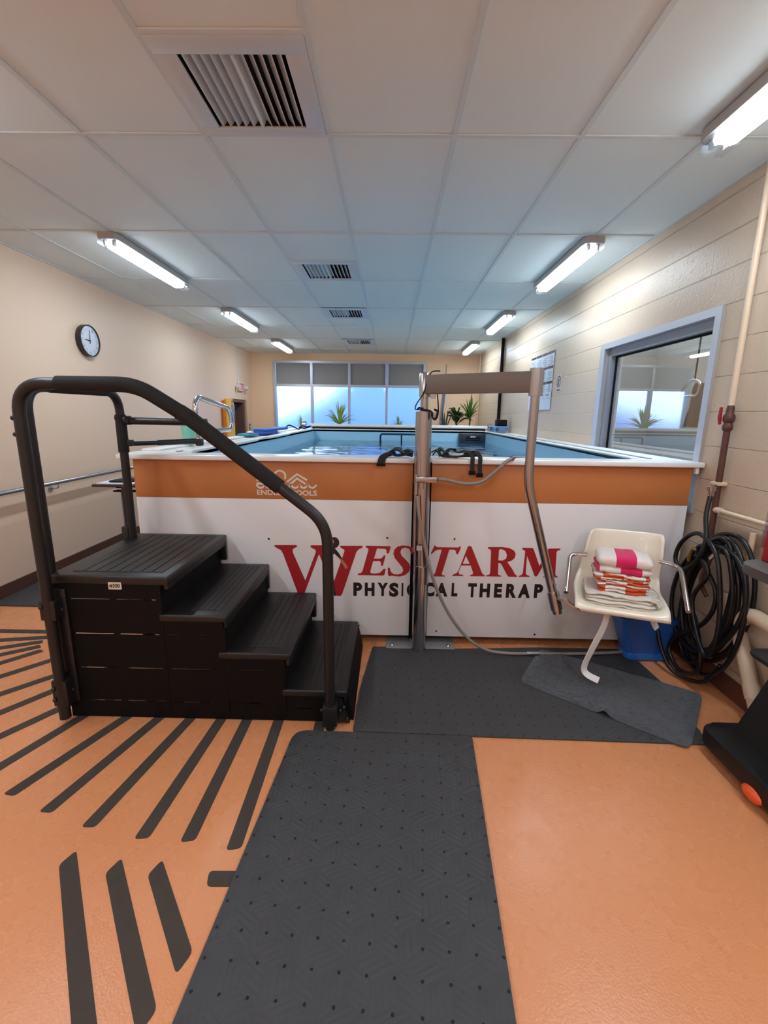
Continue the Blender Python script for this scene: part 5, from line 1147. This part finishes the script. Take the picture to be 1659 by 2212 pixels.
# ------------------------------------------------------------------ plants and the far end
M_leaf = leaf_mat('leaf_green', (108, 150, 68)); M_leafd = leaf_mat('leaf_dark_green', (78, 118, 60)); M_leafl = leaf_mat('leaf_light_green', (196, 218, 120))
M_pot = mat('terracotta', (120, 78, 60), .7); M_stem = mat('plant_stem', (110, 96, 66), .7)
bm = BM(); box(bm, -2.6, 1.90, 8.95, 9.65, .0, 1.06, .004); single('planter_bench', bm, mat('bench_white', (214, 210, 204), .6), 'low white bench behind the pool that the potted plants stand on', 'bench')
def blade(bm, base, tip, wd, droop, n=7, up=(0, 0, 1)):
    base, tip = Vector(base), Vector(tip); P = []
    for i in range(n+1):
        t = i/n; P.append(base.lerp(tip, t)+Vector((0, 0, droop*4*t*(1-t))))
    sweep(bm, P, [(.0015, wd/2), (.0, .0), (.0015, -wd/2), (-.0015, 0)], scale=[max(.05, math.sin(math.pi*min(1, .16+.84*i/n))**.7) for i in range(n+1)], up=up)
def palm(label, x, y, zb, h, spread, nf, m, seed, trunk=.1, leaflets=True, bw=.035):
    r = random.Random(seed); t = thing('potted_palm', label, 'plant', (x, y, 1.06))
    bm = BM(); lathe(bm, [(.07, 0), (.10, .14), (.105, .16), (.09, .16), (.085, .13)], x, y, 18, 1.0605); part('pot', bm, M_pot, t)
    bm = BM(); tube(bm, [(x, y, 1.19), (x+.01, y, zb)], .016, 8); part('stem', bm, M_stem, t)
    bm = BM()
    for k in range(nf):
        a = 2*math.pi*(k+r.random()*.6)/nf; el = .15+r.random()*1.25; L_ = spread*(.75+.4*r.random())
        tip = Vector((x+L_*math.cos(a)*math.cos(el), y+L_*math.sin(a)*math.cos(el)*.8, zb+h*math.sin(el)*(.7+.5*r.random())))
        b0 = Vector((x, y, zb))
        if not leaflets: blade(bm, b0, tip, bw, .05, up=(math.cos(a), math.sin(a), .6)); continue
        P = [b0.lerp(tip, i/9)+Vector((0, 0, .08*4*(i/9)*(1-i/9))) for i in range(10)]
        tube(bm, P, .004, 5); d = (tip-b0).normalized(); side = d.cross(Vector((0, 0, 1))).normalized()
        for i in [v*.5 for v in range(4, 19)]:
            for s in (-1, 1):
                ll = spread*.36*(1-.5*abs(i-5)/5); blade(bm, b0.lerp(tip, i/9)+Vector((0, 0, .08*4*(i/9)*(1-i/9))), b0.lerp(tip, i/9)+Vector((0, 0, .08*4*(i/9)*(1-i/9)))+side*s*ll*.8+d*ll*.55+Vector((0, 0, -.03)), .020, .02, 4)
    part('fronds', bm, m, t, angle=180); return t
palm('bright green palm with spread fronds in front of the middle window panes', -1.06, 9.40, 1.33, .40, .46, 64, M_leafl, 3, leaflets=False, bw=.024)
palm('small pale palm low in front of the right window pane', .14, 9.40, 1.27, .24, .24, 26, M_leafl, 5, leaflets=False, bw=.018)
palm('bushy dark fern palm in the right corner group, middle of the three', 1.30, 9.26, 1.33, .34, .30, 20, M_leafd, 8)
palm('tall leafy palm in the right corner group, nearest the black pipe', 1.58, 9.38, 1.48, .44, .30, 26, M_leaf, 12, leaflets=False)
def spiky(label, x, y, h, n, m, seed, lean=.5):
    r = random.Random(seed); t = thing('spiky_plant', label, 'plant', (x, y, 1.06))
    bm = BM(); lathe(bm, [(.06, 0), (.085, .12), (.088, .14), (.07, .14)], x, y, 18, 1.0605); part('pot', bm, M_pot, t)
    bm = BM()
    for k in range(n):
        a = r.random()*6.28; s = lean*(.15+r.random()*.9); blade(bm, (x+.02*math.cos(a), y+.02*math.sin(a), 1.19), (x+h*s*math.cos(a), y+h*s*math.sin(a)*.6, 1.19+h*(.7+.35*r.random())), .032, .01, up=(math.cos(a), math.sin(a), .2))
    part('leaves', bm, m, t, angle=180)
spiky('grey-green spiky plant at the left of the right corner group, by the blue pole', 1.06, 9.30, .52, 12, mat('leaf_grey_green', (92, 112, 84), .5), 21)
spiky('small upright plant with two blades in front of the leftmost window pane', -1.86, 9.40, .34, 3, M_leafl, 33, .25)
pl_ = thing('skimmer_pole', 'long blue pole leaning on the far wall right of the window', 'pole', (1.1, 10.45, 0))
pa, pb = Vector((1.03, 10.40, .004)), Vector((1.238, 10.635, 2.66))
bm = BM(); tube(bm, [pa, pa.lerp(pb, .90)], .022, 12); part('shaft', bm, mat('pole_blue', (70, 116, 180), .4), pl_)
bm = BM(); tube(bm, [pa.lerp(pb, .90), pb], .013, 10); part('tip', bm, M_alu, pl_)
bm = BM(); tube(bm, [pa.lerp(pb, .885), pa.lerp(pb, .91)], .026, 12); part('collar', bm, mat('pole_collar', (58, 78, 116), .4), pl_)
